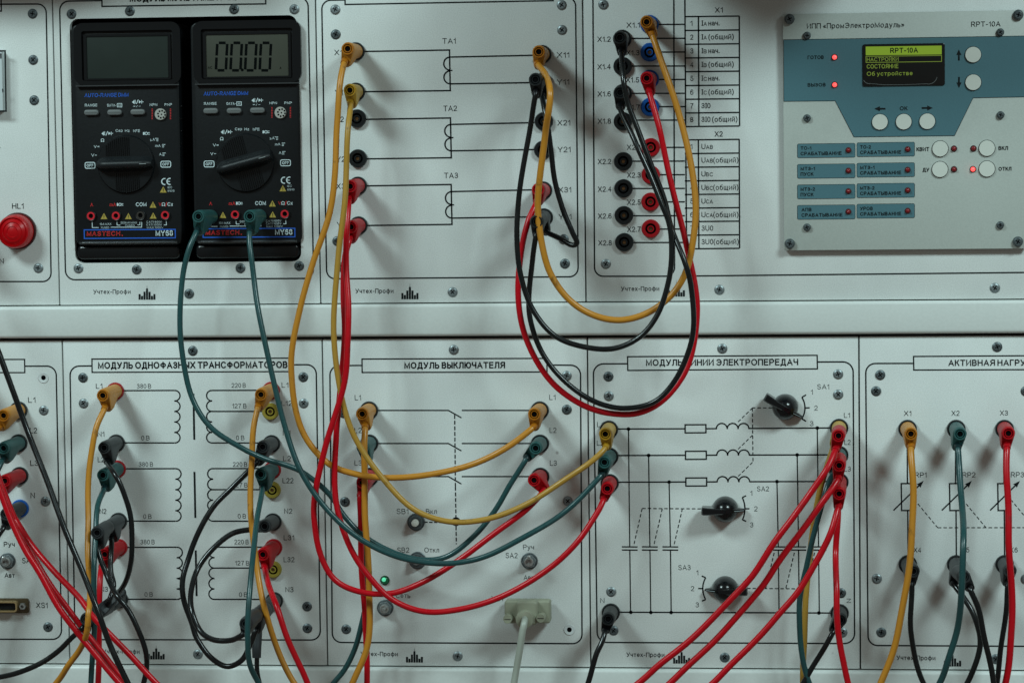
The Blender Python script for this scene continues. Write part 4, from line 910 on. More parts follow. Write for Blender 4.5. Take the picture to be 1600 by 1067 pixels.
for c, xx in ((0, 1246), (1, 1339)):
    for r_, yy in enumerate((225, 257, 289, 321)):
        yy -= 1.8 * c; q0 = a.q(xx, yy + 22); q1 = a.q(xx + 90, yy - .9); lp = rrect(q0[0], q0[1], q1[0], q1[1], 2, 3); a.add(lp, [tuple(range(len(lp)))])
a.build('teal_fields', TEAL, rel)
a = Print(HR + .2); a.line(tp, .7, True)
for c, xx in ((0, 1246), (1, 1339)):
    for r_, yy in enumerate((225, 257, 289, 321)):
        yy -= 1.8 * c; q0 = a.q(xx, yy + 22); q1 = a.q(xx + 90, yy - .9); a.strip(rrect(q0[0], q0[1], q1[0], q1[1], 2, 3), .5, True)
        l1, l2 = (('ТО-1', 'СРАБАТЫВАНИЕ'), ('МТЗ-1', 'ПУСК'), ('МТЗ-2', 'ПУСК'), ('АПВ', 'СРАБАТЫВАНИЕ'))[r_] if c == 0 else (('ТО-2', 'СРАБАТЫВАНИЕ'), ('МТЗ-1', 'СРАБАТЫВАНИЕ'), ('МТЗ-2', 'СРАБАТЫВАНИЕ'), ('УРОВ', 'СРАБАТЫВАНИЕ'))[r_]
        u0 = xx + 5 + (1.4 if r_ == 3 and c == 0 else 0)
        a.text(l1, u0, u0 + {4: 16.6, 5: 22.4, 3: 15.6}[len(l1)] + (3 if l1 == 'УРОВ' else 0), yy + 4.2, yy + 9.6, .012); a.text(l2, u0, u0 + (64 if len(l2) > 5 else 20), yy + 12.6, yy + 18.2, .012)
for t, u0, u1, v0, v1, bo in (('ИПП «ПромЭлектроМодуль»', 1261, 1413, 37.2, 45.4, -.004), ('RPT-10A', 1517.6, 1563.2, 34.4, 42.4, -.004), ('ГОТОВ', 1262, 1287, 87.4, 93.2, .012), ('ВЫЗОВ', 1262, 1290, 130.4, 136, .012), ('ОК', 1406, 1418, 166.6, 173, .012),
                      ('КВИТ', 1432.2, 1451.8, 230.4, 236.6, .01), ('ДУ', 1441.6, 1451.8, 262.6, 268.6, .01), ('ВКЛ', 1560.2, 1575, 228.8, 234.8, .01), ('ОТКЛ', 1560.4, 1580.2, 261.2, 267, .01)):
    a.text(t, u0, u1, v0, v1, bo)
def arrow(p, u, v, dx_, dy_, L=17.5):
    nx, ny = -dy_, dx_; hu, hv = u + dx_ * L / 2, v + dy_ * L / 2
    p.poly([(hu, hv), (u + nx * 4, v + ny * 4), (u - nx * 4, v - ny * 4)]); tu, tv = u - dx_ * L / 2, v - dy_ * L / 2
    p.poly([(u + nx * 1.4, v + ny * 1.4), (tu + nx * 1.4, tv + ny * 1.4), (tu - nx * 1.4, tv - ny * 1.4), (u - nx * 1.4, v - ny * 1.4)])
arrow(a, 1498.2, 86.4, 0, -1); arrow(a, 1498.4, 129.4, 0, 1); arrow(a, 1374.8, 170.4, -1, 0); arrow(a, 1448.8, 169.2, 1, 0)
a.build('black_lettering', INK, rel)
BTN = mat('relay_button', (.58, .60, .55), .42)
for u, v in ((1520.4, 86), (1520.6, 129.2), (1374.8, 191), (1412, 190.6), (1448.8, 190), (1469, 232.8), (1542, 232), (1468.6, 265), (1542, 264.2)):
    o = obj('push_button', lathe_mesh('relay_button', [(12.1, 0), (12.1, .9), (11.7, 1.25), (.3, 1.3)], 40, mats=BTN), None, rel, P(u, v, HR))
    obj('button_gap', lathe_mesh('button_gap', [(12.9, .26), (12.1, .26)], 40, cap1=False, mats=DARK), None, o, P(u, v, HR))
for u, v in ((1304, 90), (1304.2, 133), (1520.2, 264.8)): led(rel, u, v, LEDON, 4.5, HR)
for u, v in ((1490.6, 232.6), (1521, 232.4), (1490.6, 264.8)): led(rel, u, v, LEDOFF, 4.4, HR)
for k, y in enumerate((235, 267, 299, 331)): led(rel, 1325.6, y, LEDOFF, 4.2, HR); led(rel, 1418.2, y - 1.4, LEDOFF, 4.2, HR)
scr = obj('screen', box_loop_mesh('screen', rrect(*Q(1348, 135.6, 5), *Q(1476.3, 67.8, 5), 3, 4), HR, 5.4, .4), mat('screen_glass', (.006, .007, .007), .08), rel)
a = Print(5.52); a.poly([(1352.6, 73.4), (1471.4, 71.8), (1471.4, 85.6), (1352.8, 87.0)]); a.build('title_bar', mat('screen_lime', (.02, .03, .005), .3, emit=(.30, .50, .035), es=.52), scr)
a = Print(5.62); a.text('RPT-10A', 1391, 1434.2, 75.4, 83.6, .01); a.build('title_text', INK, scr)
a = Print(5.52); a.line([(1353, 88.8), (1471.2, 87.2), (1471.2, 96.6), (1353.2, 98.2)], .9, True)
a.text('НАСТРОЙКИ', 1354.6, 1404, 90.4, 96.6); a.text('СОСТОЯНИЕ', 1354.4, 1403.6, 101, 107.8); a.text('Об устройстве', 1354.4, 1426, 112.6, 119)
a.build('menu_lines', mat('screen_text', (.02, .03, .005), .3, emit=(.24, .36, .05), es=.55), scr)
a = Print(5.52); a.arc([(1349.5, 126), (1352, 129), (1360, 131)], 1.0); a.line([(1360, 131), (1380, 133), (1412, 132.8), (1448, 131.5)], .7); a.arc([(1448, 131.5), (1459, 129), (1464, 121)], .8)
a.build('pale_screen_line', mat('pale_line', (.12, .13, .13), .3), scr)  # thin pale line along the lower part of the screen
screws(rel, [(1233.6, 30.4), (1591, 23.6), (1234, 381), (1590.4, 377.6)], HR, BIGPAN)
screws(rel, [(1261, 56), (1563, 50.8), (1261, 185), (1563.4, 180.2), (1261, 355.4), (1563, 351.8)], HR, SMALLPAN)

# ------------------------------------------------------------------ leads
def tube(pts, r, n=12, cap=True):
    V, Fc = [], []; m = len(pts); up = None
    for i in range(m):
        t = (pts[min(i + 1, m - 1)] - pts[max(i - 1, 0)]).normalized()
        if up is None:
            up = Vector((0, 1, 0)) if abs(t.y) < .9 else Vector((1, 0, 0))
        up = (up - t * up.dot(t)).normalized(); sd = t.cross(up)
        rr = r[i] if isinstance(r, list) else r
        for k in range(n):
            a = 2 * math.pi * k / n; V.append(pts[i] + (up * math.cos(a) + sd * math.sin(a)) * rr)
    for i in range(m - 1):
        for k in range(n):
            a = i * n + k; b = i * n + (k + 1) % n; Fc.append((a, b, b + n, a + n))
    if cap: Fc.append(tuple(reversed(range(n)))); Fc.append(tuple(range((m - 1) * n, m * n)))
    return V, Fc
def catmull(p, sub=9):
    out = []; q = [p[0] * 2 - p[1]] + p + [p[-1] * 2 - p[-2]]
    for i in range(1, len(q) - 2):
        p0, p1, p2, p3 = q[i - 1:i + 3]
        d1 = max((p1 - p0).length, 1e-6) ** .5; d2 = max((p2 - p1).length, 1e-6) ** .5; d3 = max((p3 - p2).length, 1e-6) ** .5
        m1 = (p1 - p0) / d1 - (p2 - p0) / (d1 + d2) + (p2 - p1) / d2; m2 = (p2 - p1) / d2 - (p3 - p1) / (d2 + d3) + (p3 - p2) / d3
        m1 *= d2; m2 *= d2
        for k in range(sub):
            t = k / sub; t2, t3 = t * t, t * t * t
            out.append(p1 * (2 * t3 - 3 * t2 + 1) + m1 * (t3 - 2 * t2 + t) + p2 * (-2 * t3 + 3 * t2) + m2 * (t3 - t2))
    out.append(p[-1]); return out
def plug(parent, colour, s, t, e, h0=2.4, h1=32.0, boot=None, scale=1.0):
    """angled stackable plug: s socket centre, t front centre, e cable exit (photo points)"""
    col = CAB[colour]
    A = P(*s, h0); B = P(*t, h1); E = P(*e, h1); ext = E - B; ext.y = 0; L = ext.length; ed = ext.normalized()
    ax = (B - A)
    N = 40; secs = []
    # (s along axis, circle radius units, extension fraction, end radius)
    prof = [(0.0, 10.6, 0, 10.6), (.04, 11.4, 0, 11.4), (.22, 11.3, .02, 11.2), (.34, 11.2, .30, 9.6), (.46, 11.0, .62, 8.6), (.60, 10.9, .88, 8.0), (.80, 10.7, 1.0, 7.6), (.95, 10.5, 1.04, 7.4), (.985, 10.1, 1.02, 7.0), (1.0, 9.5, 1.0, 6.5)]
    V, Fc = [], []
    for sa, r1, ex, r2 in prof:
        c = A + ax * sa; r1 *= S * scale; r2 *= S * scale
        for k in range(N):
            a = 2 * math.pi * k / N; n = Vector((math.cos(a), 0, math.sin(a)))
            c2 = c + ext * ex
            if (ext * ex).dot(n) + r2 > r1: p = c2 + n * r2
            else: p = c + n * r1
            f = max(0, (p - c).dot(ed) / max(L, 1e-6)); 
            p = p + Vector((0, .0042 * f * f * max(0, (sa - .5) * 2), 0))
            V.append(p)
    m = len(prof)
    for i in range(m - 1):
        for k in range(N):
            a = i * N + k; b = i * N + (k + 1) % N; Fc.append((a, b, b + N, a + N))
    c = len(V); V.append(B.copy())
    for k in range(N): Fc.append(((m - 1) * N + k, (m - 1) * N + (k + 1) % N, c))
    Fc.append(tuple(reversed(range(N))))
    base = A
    me = mesh('plug', [v - base for v in V], Fc, True); sharp(me, 38)
    o = obj('plug', me, col[1], parent, base)
    ori = ax.normalized().to_track_quat('-Y', 'Z').to_euler() if False else None
    q = Vector((0, -1, 0)).rotation_difference(ax.normalized())
    k = scale
    om = col[2] if colour in ('orange', 'yellow') else col[1]
    rg = obj('socket_ring', lathe_mesh('plug_ring' + om.name, [(9.6, -.3), (9.5, 1.1), (9.0, 1.5), (7.5, 1.5), (7.0, 1.1), (6.9, .1)], 28, cap1=False, mats=om), None, o, B)
    rg.rotation_mode = 'QUATERNION'; rg.rotation_quaternion = q
    ir = obj('inner_sleeve', lathe_mesh('plug_sleeve' + col[1].name, [(5.9, .1), (5.8, 1.0), (5.5, 1.15), (4.7, 1.1), (4.4, .7), (4.3, .12)], 24, cap1=False, mats=col[1] if colour not in ('orange', 'yellow') else col[2]), None, o, B)
    ir.rotation_mode = 'QUATERNION'; ir.rotation_quaternion = q
    bo = obj('bore_shade', lathe_mesh('plug_bore_shade' + str(scale), [(7.0 * k, .16), (.1, .16)], 20, mats=DARK), None, o, B); bo.rotation_mode = 'QUATERNION'; bo.rotation_quaternion = q  # black disc on the solid front face paints the shade of a hole
    return A, B, E
RC = {'orange': 4.7, 'yellow': 4.5, 'red': 4.7, 'teal': 4.35, 'black': 4.2, 'grey': 4.2}
def lead(colour, label, ends, path, group=None, rad=None, cols=None, thin=1.0):
    """ends: (plug spec or None, plug spec or None); spec = (s, t, e, h0, h1)"""
    e0, e1 = ends
    ref = P(*(e0[0] if e0 else e1[0]), 2)
    t = thing('patch_lead', label, 'patch cable', ref, group or (('black' if colour == 'grey' else colour) + ' patch leads plugged into the module panels'))
    pc = cols or (colour, colour)
    pts = list(path)
    def entry(sp):
        s, tt, e, h0, h1 = sp[:5]
        return [(e[0] - (e[0] - tt[0]) * .18, e[1] - (e[1] - tt[1]) * .18, h1 - 6.5), (e[0], e[1], h1 - 2.2)]
    hs = []
    if e0: plug(t, pc[0], *e0[:5]); pts = entry(e0) + pts
    if e1: plug(t, pc[1], *e1[:5]); pts = pts + list(reversed(entry(e1)))
    # heights: fill the gaps by interpolation along the index
    known = [(i, p[2]) for i, p in enumerate(pts) if len(p) > 2]
    if not known: known = [(0, 30)]
    P3 = []
    for i, p in enumerate(pts):
        if len(p) > 2: h = p[2]
        else:
            lo = [k for k in known if k[0] < i]; hi = [k for k in known if k[0] > i]
            if not lo: h = hi[0][1]
            elif not hi: h = lo[-1][1]
            else:
                a_, b_ = lo[-1], hi[0]; f = (i - a_[0]) / (b_[0] - a_[0]); f = f * f * (3 - 2 * f); h = a_[1] + (b_[1] - a_[1]) * f
        P3.append(P(p[0], p[1], h))
    c = catmull(P3); wob = random.uniform(0, 6)
    c = [p + Vector((math.sin(i * .31 + wob), 0, math.cos(i * .23 + wob))) * (.00022 * min(1, i / 12, (len(c) - 1 - i) / 12)) for i, p in enumerate(c)]
    V, Fc = tube(c, (rad or RC[colour]) * S * thin, 14)
    me = mesh('cable', [v - ref for v in V], Fc, True); obj('cable', me, CAB[colour][0], t, ref)
    for sp, sg in ((e0, 1), (e1, -1)):
        if sp:
            seq = c if sg > 0 else list(reversed(c))
            V, Fc = tube(seq[4:11], (rad or RC[colour]) * S * thin * 1.16, 14, True)
            me = mesh('cable_collar', [v - ref for v in V], Fc, True); sharp(me, 40); obj('cable_collar', me, CAB[sp[5] if len(sp) > 5 else colour][2] if colour != 'red' else CAB['red'][1], t, ref)
    return t

# -- upper row
lead('teal', "teal lead from the multimeter's A jack to the green-light panel",
     (((330, 339), (310.5, 338.6), (307.5, 361), 4, 31), ((844, 692.8), (837, 700), (823, 715.5), 2.4, 32)),
     [(297, 385, 34), (286, 430), (281, 485), (285, 550, 40), (300, 622), (330, 668), (376, 699, 46), (411, 715), (447, 727), (473, 738, 36), (495, 753), (518, 777, 30), (540, 808), (570, 838), (620, 865), (660, 874.5), (700, 868), (740, 838), (775, 795), (800, 752, 30)])
lead('teal', "teal lead from the multimeter's COM jack to the rotary-knob panel",
     (((406, 338), (390.5, 338.4), (390, 361), 4, 31), ((952.2, 713), (944.5, 722), (940, 741.5), 2.4, 32)),
     [(391, 390, 34), (397, 440), (407, 500), (423, 578, 48), (447, 671), (467, 730, 54), (497, 778), (541, 826, 54), (585, 854), (638, 874), (685, 880.5), (725, 877), (765, 866, 52), (820, 839), (870, 808), (910, 775, 36)])
lead('orange', 'long orange lead looping from socket X1 left of TA1',
     (((556, 81), (543.4, 76.8), (538, 97), 2.4, 32), ((843.6, 641), (835, 647), (833.5, 667.5), 2.4, 32)),
     [(531, 135, 38), (526, 200), (524, 270), (514, 335, 42), (490, 410), (470, 475), (459, 530, 44), (455, 580), (462, 640), (482, 690), (515, 726, 40), (560, 741), (610, 746), (670, 742), (735, 726), (795, 697, 36)], rad=4.9)
lead('yellow', 'long dull yellow lead looping from socket Y1 left of TA1',
     (((556.5, 144), (546.8, 141.5), (547.5, 162), 2.4, 32), ((951.6, 671), (946, 678), (947, 698), 2.4, 32)),
     [(544, 200, 42), (541, 270), (537, 330, 46), (529, 400), (523, 460), (522, 520), (527, 585, 48), (542, 650), (565, 703), (603, 753, 46), (650, 797), (700, 815), (755, 812), (820, 788), (880, 752), (922, 722, 36)])
lead('red', 'red lead from socket X3 left of TA3 to the green-light panel',
     (((559.5, 290.5), (547.5, 291.5), (545, 312), 2.4, 32), ((844.4, 744.4), (834.6, 750), (849, 767.5), 2.4, 32)),
     [(542, 350, 38), (541.5, 420), (544, 480), (544, 530, 50), (539, 590), (522, 655), (507, 703), (494, 760, 50), (491, 810), (500, 865), (525, 906, 46), (565, 925), (612, 927), (655, 911), (720, 873, 42), (780, 828), (825, 793, 34)])
lead('red', 'red lead from socket Y3 below X3, sagging to the rotary-knob panel',
     (((560.5, 352.5), (548.5, 355), (546.5, 374), 2.4, 32), ((952.8, 754.4), (949, 763), (943, 779.5), 2.4, 32)),
     [(539, 400, 34), (537, 460), (538, 520, 40), (533, 600), (525, 680), (523, 740, 44), (528, 800), (545, 850, 48), (575, 898), (610, 935), (660, 954), (715, 952), (780, 934), (850, 893), (905, 843, 40), (932, 803)])
lead('orange', 'orange lead hanging in a loop from socket X11 to socket X1.1',
     (((847.5, 85.5), (842, 81.6), (840, 101.5), 2.4, 32), ((1015, 38.6), (1010.6, 35), (1018.5, 53), 2.4, 30)),
     [(853, 117, 44), (859, 140, 64), (858, 170, 66), (852, 210, 58), (844, 270), (841, 330, 50), (847, 385), (862, 430), (890, 470), (925, 491), (970, 500, 44), (1015, 488), (1050, 460), (1073, 420, 42), (1085, 365), (1086, 310), (1078, 245), (1062, 185), (1044, 125, 36)], rad=5.0)
lead('red', 'red lead looping from socket X31 up to socket X1.5',
     (((848.8, 298), (841, 296.5), (838.5, 315.5), 2.4, 32), ((1015.4, 124.2), (1010.6, 122.8), (1014.8, 143.5), 2.4, 30)),
     [(826, 345, 36), (813, 400), (810, 460, 40), (819, 520), (839, 565), (870, 605), (910, 632), (955, 646), (995, 646, 44), (1035, 626), (1068, 585), (1084, 540), (1089, 490, 38), (1085, 440), (1072, 380), (1054, 310), (1040, 245), (1028, 195, 34)])
lead('black', 'black lead looping from socket Y11 to socket X1.6',
     (((842, 127.5), (836.6, 124.8), (837, 146), 30, 56), ((973.2, 146.4), (969, 145), (968.5, 166), 2.4, 30)),
     [(831, 185, 52), (821, 240), (811, 310), (807, 370, 52), (814, 430), (833, 485), (868, 525), (915, 543), (960, 544), (1000, 526, 54), (1028, 490), (1045, 440), (1049, 390), (1046, 350), (1033, 318, 50), (1011, 262), (992, 222, 42), (977, 189)])
lead('black', 'black lead in a deep loop from socket Y31 to socket X1.2',
     (((845, 342), (838.4, 346.6), (838, 367), 26, 50), ((972.5, 61.6), (968.6, 59.4), (970.6, 81), 2.4, 30)),
     [(832, 405, 44), (827, 455), (829, 500), (845, 548), (880, 593), (925, 625), (975, 638, 48), (1020, 629), (1055, 594), (1077, 545), (1084, 500), (1080, 448), (1069, 408, 54), (1049, 355, 46), (1037, 310, 44), (1017, 255), (998, 208), (983, 165), (974, 125, 40)])
lead('black', 'short black jumper from socket Y11 to Y31 with a sharp bend',
     (((848.5, 128.5), (842.5, 127), (847, 149), 2.4, 30), ((850, 340), (845, 343), (851, 361.5), 2.4, 26, 'grey')),
     [(853, 180, 36), (861, 240), (868, 285), (880, 330), (895, 364, 36), (901, 379, 34), (895, 383, 33), (876, 374, 30)], cols=('black', 'grey'))

# -- lower left: leads cropped by the left edge
lead('orange', 'orange plug in socket L1 above a teal and a red plug', (((29.5, 641), (6, 649), (-2, 668), 2.4, 32), None), [(-20, 700, 36), (-50, 760), (-75, 860), (-80, 1000, 40), (-78, 1160)])
lead('teal', 'teal plug in socket L2 between an orange and a red plug', (((29.5, 692), (6, 700), (4, 719), 2.4, 32), None), [(-8, 742, 36), (-35, 790), (-55, 880), (-60, 1010, 36), (-58, 1160)])
lead('red', 'red lead from the plug above the blue socket N', (((31, 743), (8, 751), (0, 769), 2.4, 34), None),
     [(18, 800, 56), (46, 847), (86, 893, 74), (123, 933), (147, 965, 84), (172, 991), (208.6, 1028, 84), (242, 1065), (300, 1120)])
lead('grey', 'black plug in the blue socket N above the toggle switch', (((31.8, 794), (10, 803), (6, 823), 2.4, 32), None), [(-6, 842, 34), (-25, 880), (-40, 950), (-40, 1050, 32), (-38, 1160)])
def free(colour, label, path, pl=None, **k):
    p0 = P(path[0][0], path[0][1], 10); t = thing('patch_lead', label, 'patch cable', p0, colour + ' patch leads plugged into the module panels')
    P3 = []; known = [(i, p[2]) for i, p in enumerate(path) if len(p) > 2]
    for i, p in enumerate(path):
        if len(p) > 2: h = p[2]
        else:
            lo = [q for q in known if q[0] < i][-1]; hi = ([q for q in known if q[0] > i] or [lo])[0]; h = lo[1] if hi is lo else lo[1] + (hi[1] - lo[1]) * (i - lo[0]) / (hi[0] - lo[0])
        P3.append(P(p[0], p[1], h))
    V, Fc = tube(catmull(P3), k.get('rad', RC[colour]) * S, 14); me = mesh('cable', [v - p0 for v in V], Fc, True); obj('cable', me, CAB[colour][0], t, p0)
    if pl: plug(t, colour, *pl)
    return t
free('red', 'red cable without a visible plug, brighter of the close pair', [(-60, 610, 62), (-40, 660, 70), (-18, 715, 72), (0, 766), (18, 814), (40, 860), (61, 893), (92, 949, 80), (123, 990), (153, 1027), (187, 1067), (240, 1125, 80)], pl=((-45, 575), (-68, 583), (-66, 603), 2.4, 56), rad=4.9)
free('red', 'darker red cable just behind the brighter one beside it', [(-78, 585, 50), (-50, 640, 58), (-20, 700), (0, 752), (20, 803), (45, 856, 60), (77, 911), (101, 944), (132, 985, 68), (161, 1021), (195, 1064), (250, 1120, 66)], pl=((-100, 540), (-90, 558), (-84, 576), 2.4, 48), rad=4.8)
free('black', 'long glossy black cable slanting over the plug in socket L1', [(-62, 400, 46), (-30, 480, 60), (-14, 520), (0, 556), (22.5, 617), (43, 673, 64), (74, 752), (101, 826, 84), (132, 900), (153, 955, 98), (172, 1007), (196, 1059), (230, 1125, 96)], pl=((-48, 350), (-74, 362), (-68, 386), 2.4, 44), rad=4.6)

# -- transformer panel, left column
lead('orange', 'orange lead from red socket L1 left of the coil symbols', (((180.5, 611), (161, 617.8), (163.5, 637.5), 2.4, 33), None),
     [(150, 670, 38), (141.5, 715), (138, 765, 44), (137.4, 815), (137.8, 865), (140, 915, 66), (139, 955, 84), (136, 985, 84), (124, 1015, 74), (106, 1040), (90, 1064), (50, 1110, 62)])
lead('black', 'black lead arching right from socket N1 left of the coils', (((182, 692), (163, 699.4), (167, 721), 2.4, 33), ((187, 936), (169, 947.5), (184, 929), 2.4, 27)),
     [(178, 740, 46), (190, 760, 48), (200, 790), (206, 825), (205.8, 868, 46), (196, 908, 36)], cols=('grey', 'grey'))
lead('teal', 'teal lead running down from red socket L2 left of the coils', (((183.5, 732.5), (161.4, 742), (162.6, 763), 2.4, 34), None),
     [(153, 790, 46), (148.5, 840, 58), (147, 900, 68), (147.5, 960, 66), (146, 1010), (142, 1065), (138, 1120, 60)])
lead('grey', 'short black lead from the rear plug at N2 down to N3', (((185.5, 814), (168, 823.4), (174, 842), 2.4, 30), ((169, 947.5), (151, 958.5), (170, 941), 27, 51)),
     [(173, 868, 36), (173.6, 893, 40), (177, 916, 44)])
lead('grey', 'black lead from the front plug at N2 curving over the printed city logo', (((168, 823.4), (152, 832), (152.5, 853), 31, 60), None),
     [(159, 880, 62), (170, 906, 66), (184, 931, 78), (202.5, 957), (219, 990, 80), (228, 1022), (228.6, 1050), (215, 1090, 70), (190, 1120)])
lead('red', 'red lead dropping behind a teal cable left of the coil symbols', (((186, 855), (164, 865.6), (159.5, 884), 2.4, 33), None), [(156, 905, 40), (155, 950, 44), (154.5, 1000), (153.4, 1065), (152, 1120, 44)])
lead('grey', 'black lead on the outermost N3 plug, leaving towards the lower left', (((151, 958.5), (135, 967), (130, 980), 51, 72), None), [(112, 996, 68), (94, 1014, 66), (62.6, 1036, 66), (31, 1050), (0, 1056.5), (-60, 1066, 56), (-120, 1100, 46), (-150, 1170, 40)])

# -- transformer panel, right column
lead('orange', 'orange lead hanging from red socket L11', (((424, 610), (408, 616.4), (402.5, 636), 2.4, 33), None),
     [(397, 665, 36), (393.5, 710), (391.6, 760, 40), (393, 818), (401, 884, 48), (413, 947, 56), (430, 1005), (456, 1060), (490, 1110, 60)])
lead('black', 'black lead from N1 below L12 in the widest loop over the coils', (((424.6, 693), (410.8, 698), (401, 722), 2.4, 33), ((414.5, 951), (400, 961), (398.5, 985), 34, 60)),
     [(385, 739, 32), (364, 760), (335, 789), (312, 829, 40), (295, 869), (286, 904), (287.5, 939, 50), (300.5, 975), (309, 999), (327, 1025), (355, 1040), (377, 1031), (391, 1008, 56)], cols=('grey', 'grey'), rad=4.4)
lead('black', 'black lead from N2 below L22 in the inner loop over the coils', (((426.6, 815), (413.6, 822), (397, 826), 2.4, 32), ((400, 961), (384, 974), (380.5, 989.5), 62, 90)),
     [(364, 833, 34), (335, 855), (309, 888, 46), (299, 921), (300.5, 956, 66), (312, 984), (335, 999.5), (360, 1000, 82)], cols=('grey', 'grey'), rad=4.4)
lead('teal', 'teal lead hanging from red socket L21', (((425.8, 734), (408, 740.8), (410, 762), 2.4, 33), None),
     [(406, 785, 44), (401, 818, 60), (395.6, 861, 80), (390, 933, 100), (386.4, 990, 104), (390, 1034), (403, 1065), (430, 1110, 90)])
lead('red', 'red lead from socket L31 slanting down past socket N3', (((427.8, 855), (411, 866), (413, 886), 2.4, 33), None), [(420, 912, 50), (431, 945, 70), (446, 988, 74), (464, 1030), (481, 1068), (500, 1115, 70)])
t = lead('grey', 'dark grey plug with a straight boot pointing down below L32', (((429, 938), (414.5, 950.6), (404, 972), 2.4, 33), None), [(402, 995, 36), (401, 1020, 40), (402, 1045, 40), (406, 1070, 40), (412, 1110, 40)], rad=3.8)
pts = [P(403.5, 966, 32), P(402, 980, 36), P(401.4, 1000, 38), P(401, 1014, 39.5), P(401, 1027, 40)]
V, Fc = tube(catmull(pts, 4), [(8.8 - .11 * i) * S for i in range(17)], 16); me = mesh('rubber_boot', [v - Vector(t['base']) for v in V], Fc, True); sharp(me, 40); obj('rubber_boot', me, CAB['grey'][1], t, Vector(t['base']))

# -- breaker panel, left column
lead('orange', 'orange lead falling straight from socket L1 left of the switch symbols', (((577, 641), (566, 646.6), (570, 667), 2.4, 33), None),
     [(569.6, 700, 36), (569.4, 750, 34), (570.6, 800), (574, 860, 36), (577, 920), (578, 965), (572, 1015), (553, 1062), (530, 1105, 36)], rad=5.0)
lead('teal', 'teal lead mostly hidden behind the straight orange cable beside the green light', (((577.4, 692.6), (567, 698.6), (571, 720), 2.4, 32), None), [(570, 750, 24), (570, 800, 22), (572, 870, 22), (573, 925, 24), (567, 967), (557.5, 1005), (538, 1045), (523, 1065), (490, 1100, 26)])
lead('red', 'red lead falling beside the straight orange cable near the green light', (((578, 744.4), (566.6, 753.4), (563, 773), 2.4, 32), None), [(563, 800, 30), (564, 850, 28), (566, 905), (570, 960), (573, 1010), (573, 1065), (572, 1120, 28)])

# -- power line panel
lead('black', 'black lead from socket N beside the beige serial connector', (((954.6, 956.2), (950.4, 966.6), (945.6, 985.6), 2.4, 32), None), [(940, 1003, 34), (932, 1022, 36), (919, 1065), (900, 1120, 36)], rad=4.4)
lead('yellow', 'dull yellow lead hanging behind the red cables from socket L1', (((1311, 668.4), (1311, 674.6), (1304, 694), 2.4, 22), None),
     [(1294, 722, 22), (1283, 760, 22), (1269, 832), (1262, 905), (1257.6, 961), (1256, 1015), (1254.6, 1065), (1252, 1120, 22)], rad=4.7)
lead('red', 'red lead stacked on the yellow plug at L1, uppermost of three slanting', (((1311, 674.6), (1310.2, 680.6), (1306, 702), 22, 48), None),
     [(1292, 732, 54), (1268, 768), (1240, 806), (1213, 843.5, 62), (1184.6, 886), (1161.6, 915), (1121, 958.5), (1075, 1002), (1032, 1036.6), (1000, 1065), (940, 1110, 60)], rad=5.0)
lead('teal', 'teal lead hanging beside the dull yellow cable below three red plugs', (((1311.2, 710.6), (1311, 717), (1303, 738), 2.4, 22), None),
     [(1292, 762, 28), (1275, 823, 30), (1262, 875), (1252, 921), (1249, 961), (1251, 1008), (1263, 1062), (1285, 1115, 30)])
lead('red', 'red lead stacked on the teal plug, middle of three slanting', (((1311, 717), (1311.2, 726.8), (1309.6, 748), 22, 48), None),
     [(1292, 775, 52), (1268, 808), (1240, 846), (1213, 883, 56), (1190, 916), (1161.6, 952), (1121, 995.6), (1081, 1034), (1049, 1065), (990, 1115, 56)], rad=5.0)
lead('red', 'red lead falling straight down over the socket with the rotated N', (((1311.4, 752.6), (1311.2, 760), (1310, 782), 2.4, 22), None),
     [(1308.4, 815, 24), (1306.4, 860, 24), (1306.4, 915, 40), (1308, 960, 44), (1313, 1010), (1325, 1066), (1340, 1115, 40)], rad=4.8)
lead('red', 'red lead from the lowest red plug, lowest of three slanting', (((1311.2, 760), (1311.2, 771), (1310, 792), 22, 48), None),
     [(1300, 826, 52), (1284, 862), (1262, 900), (1240, 933), (1213, 964.6, 54), (1178.7, 1001), (1144, 1037), (1115.6, 1065), (1060, 1112, 54)], rad=5.0)
lead('black', 'black lead from the socket marked with a rotated N', (((1311.8, 957.2), (1313, 968), (1303, 985.5), 2.4, 30), None), [(1290, 1008, 30), (1272, 1038), (1254, 1068), (1225, 1115, 30)])

# -- active load panel
lead('orange', 'orange lead hanging from socket X1 above the RP1 symbol', (((1418, 670), (1423.2, 677.6), (1423.6, 698), 2.4, 32), None),
     [(1425, 730, 36), (1427, 780), (1425, 835, 40), (1419, 895), (1409.5, 955, 40), (1397, 1010), (1378, 1063), (1355, 1115, 40)], rad=5.2)
lead('teal', 'teal lead hanging from socket X2 above the RP2 symbol', (((1494, 670), (1500, 677.8), (1496, 699), 2.4, 32), None),
     [(1499.5, 735, 36), (1503, 790, 50), (1505.4, 845, 76), (1503, 914, 80), (1495, 985, 70), (1482, 1031), (1468, 1066), (1440, 1115, 60)], rad=4.9)
lead('red', 'red lead hanging from socket X3 above the RP3 symbol', (((1569.4, 670), (1575.6, 676.8), (1573, 698), 2.4, 32), None),
     [(1573, 735, 36), (1575, 790), (1576.6, 850, 44), (1580, 910), (1581.4, 970, 44), (1578, 1020), (1571, 1066), (1560, 1115, 44)], rad=5.2)
lead('black', 'black lead from socket X4 behind the orange cable', (((1418.4, 881), (1427, 892), (1424.5, 912), 2.4, 32), None), [(1424, 940, 30), (1423.4, 985), (1430, 1030), (1443, 1066), (1470, 1115, 30)], cols=('grey', 'grey'))
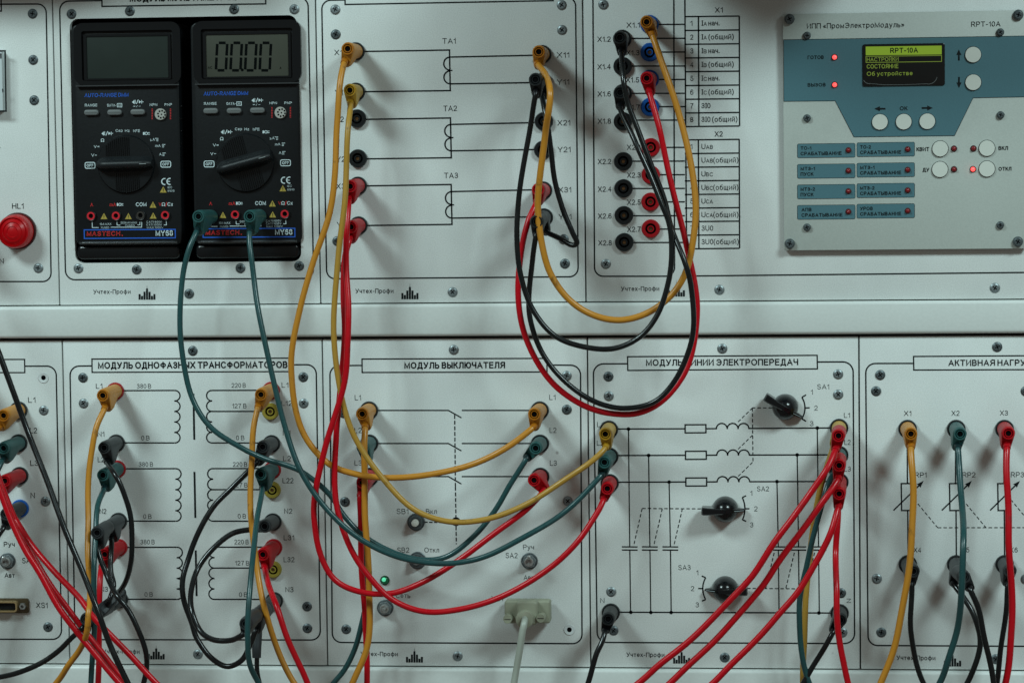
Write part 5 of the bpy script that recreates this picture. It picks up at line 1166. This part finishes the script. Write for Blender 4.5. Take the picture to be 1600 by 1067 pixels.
lead('black', 'black lead from the rear plug at socket X5', (((1494, 881), (1497, 893), (1491, 912), 2.4, 30), None), [(1506, 935, 34), (1522, 960, 38), (1531, 995), (1527, 1030), (1512, 1065), (1480, 1110, 38)], cols=('grey', 'grey'), rad=4.4)
lead('black', 'black lead from the front plug stacked at socket X5', (((1497, 893), (1506, 901), (1516, 919.5), 31, 58), None), [(1527, 947, 56), (1536, 985, 54), (1545, 1025), (1553, 1070), (1560, 1115, 50)], cols=('grey', 'grey'), rad=4.4)
lead('black', 'black lead from socket X6 behind a straight red cable', (((1569.6, 881), (1578.4, 891.6), (1575, 912), 2.4, 32), None), [(1573, 945, 30), (1567, 990), (1562, 1030), (1557, 1070), (1552, 1115, 30)], cols=('grey', 'grey'))

# ------------------------------------------------------------------ serial cable with its beige hood
BEI = mat('beige_plastic', (.27, .28, .205), .5, noise=.06, scale=250, dirt=((.30, .29, .22), .58, .75, 120))
ser = thing('serial_cable', 'beige serial connector with thumb screws and a pale cable', 'cable', P(826, 955, 0))
def bx(name, u0, v0, u1, v1, r, h0, h1, hq, bev=1.0, m=BEI, par=None):
    x0, z0 = Q(u0, v1, hq); x1, z1 = Q(u1, v0, hq); return obj(name, box_loop_mesh(name, rrect(x0, z0, x1, z1, r, 4), h0, h1, bev), m, par or ser)
bx('connector_shell', 796, 941, 855, 962, 3, .4, 5, 0, .4, NICKEL)
hd = bx('hood', 789.5, 937, 860, 972, 4, 4, 14, 10, 1.2)
bx('hood_block', 808, 937.5, 840.5, 975, 6, 14, 21, 18, 1.6, BEI, hd)
st = obj('strain_relief', lathe_mesh('strain_relief', [(14.2, 18), (14.2, 25), (13.2, 26.4), (7.0, 26.8), (5.6, 27.0)], 32, mats=BEI), None, ser, P(826, 957, 0))
st.rotation_euler = (0.0, 0, 0)
for u, v in ((799, 958), (850, 956.5)):
    sc_ = obj('thumb_screw', lathe_mesh('thumb_screw', [(7.0, 13.8), (7.2, 21.5), (6.6, 22.4), (.2, 22.4)], 20, mats=BEI), None, ser, P(u, v, 0))
    V = [(-5 * S, -.02245, -.9 * S), (5 * S, -.02245, -.9 * S), (5 * S, -.02245, .9 * S), (-5 * S, -.02245, .9 * S)]
    obj('slot', mesh('slot', V, [(0, 1, 2, 3)]), mat('slot_dirt', (.06, .05, .04), .7), sc_, P(u, v, 0))
c = catmull([P(820, 963, 24), P(819, 974, 30), P(816, 988, 31), P(812, 1015, 30), P(806, 1050, 28), P(801, 1080, 28), P(796, 1125, 28)])
b0 = P(820, 963, 24); V, Fc = tube(c, 5.4 * S, 16); me = mesh('cable', [v - b0 for v in V], Fc, True); obj('cable', me, mat('pale_cable', (.34, .37, .32), .4), ser, b0)

for o in bpy.data.objects:
    if 'base' in o: del o['base']
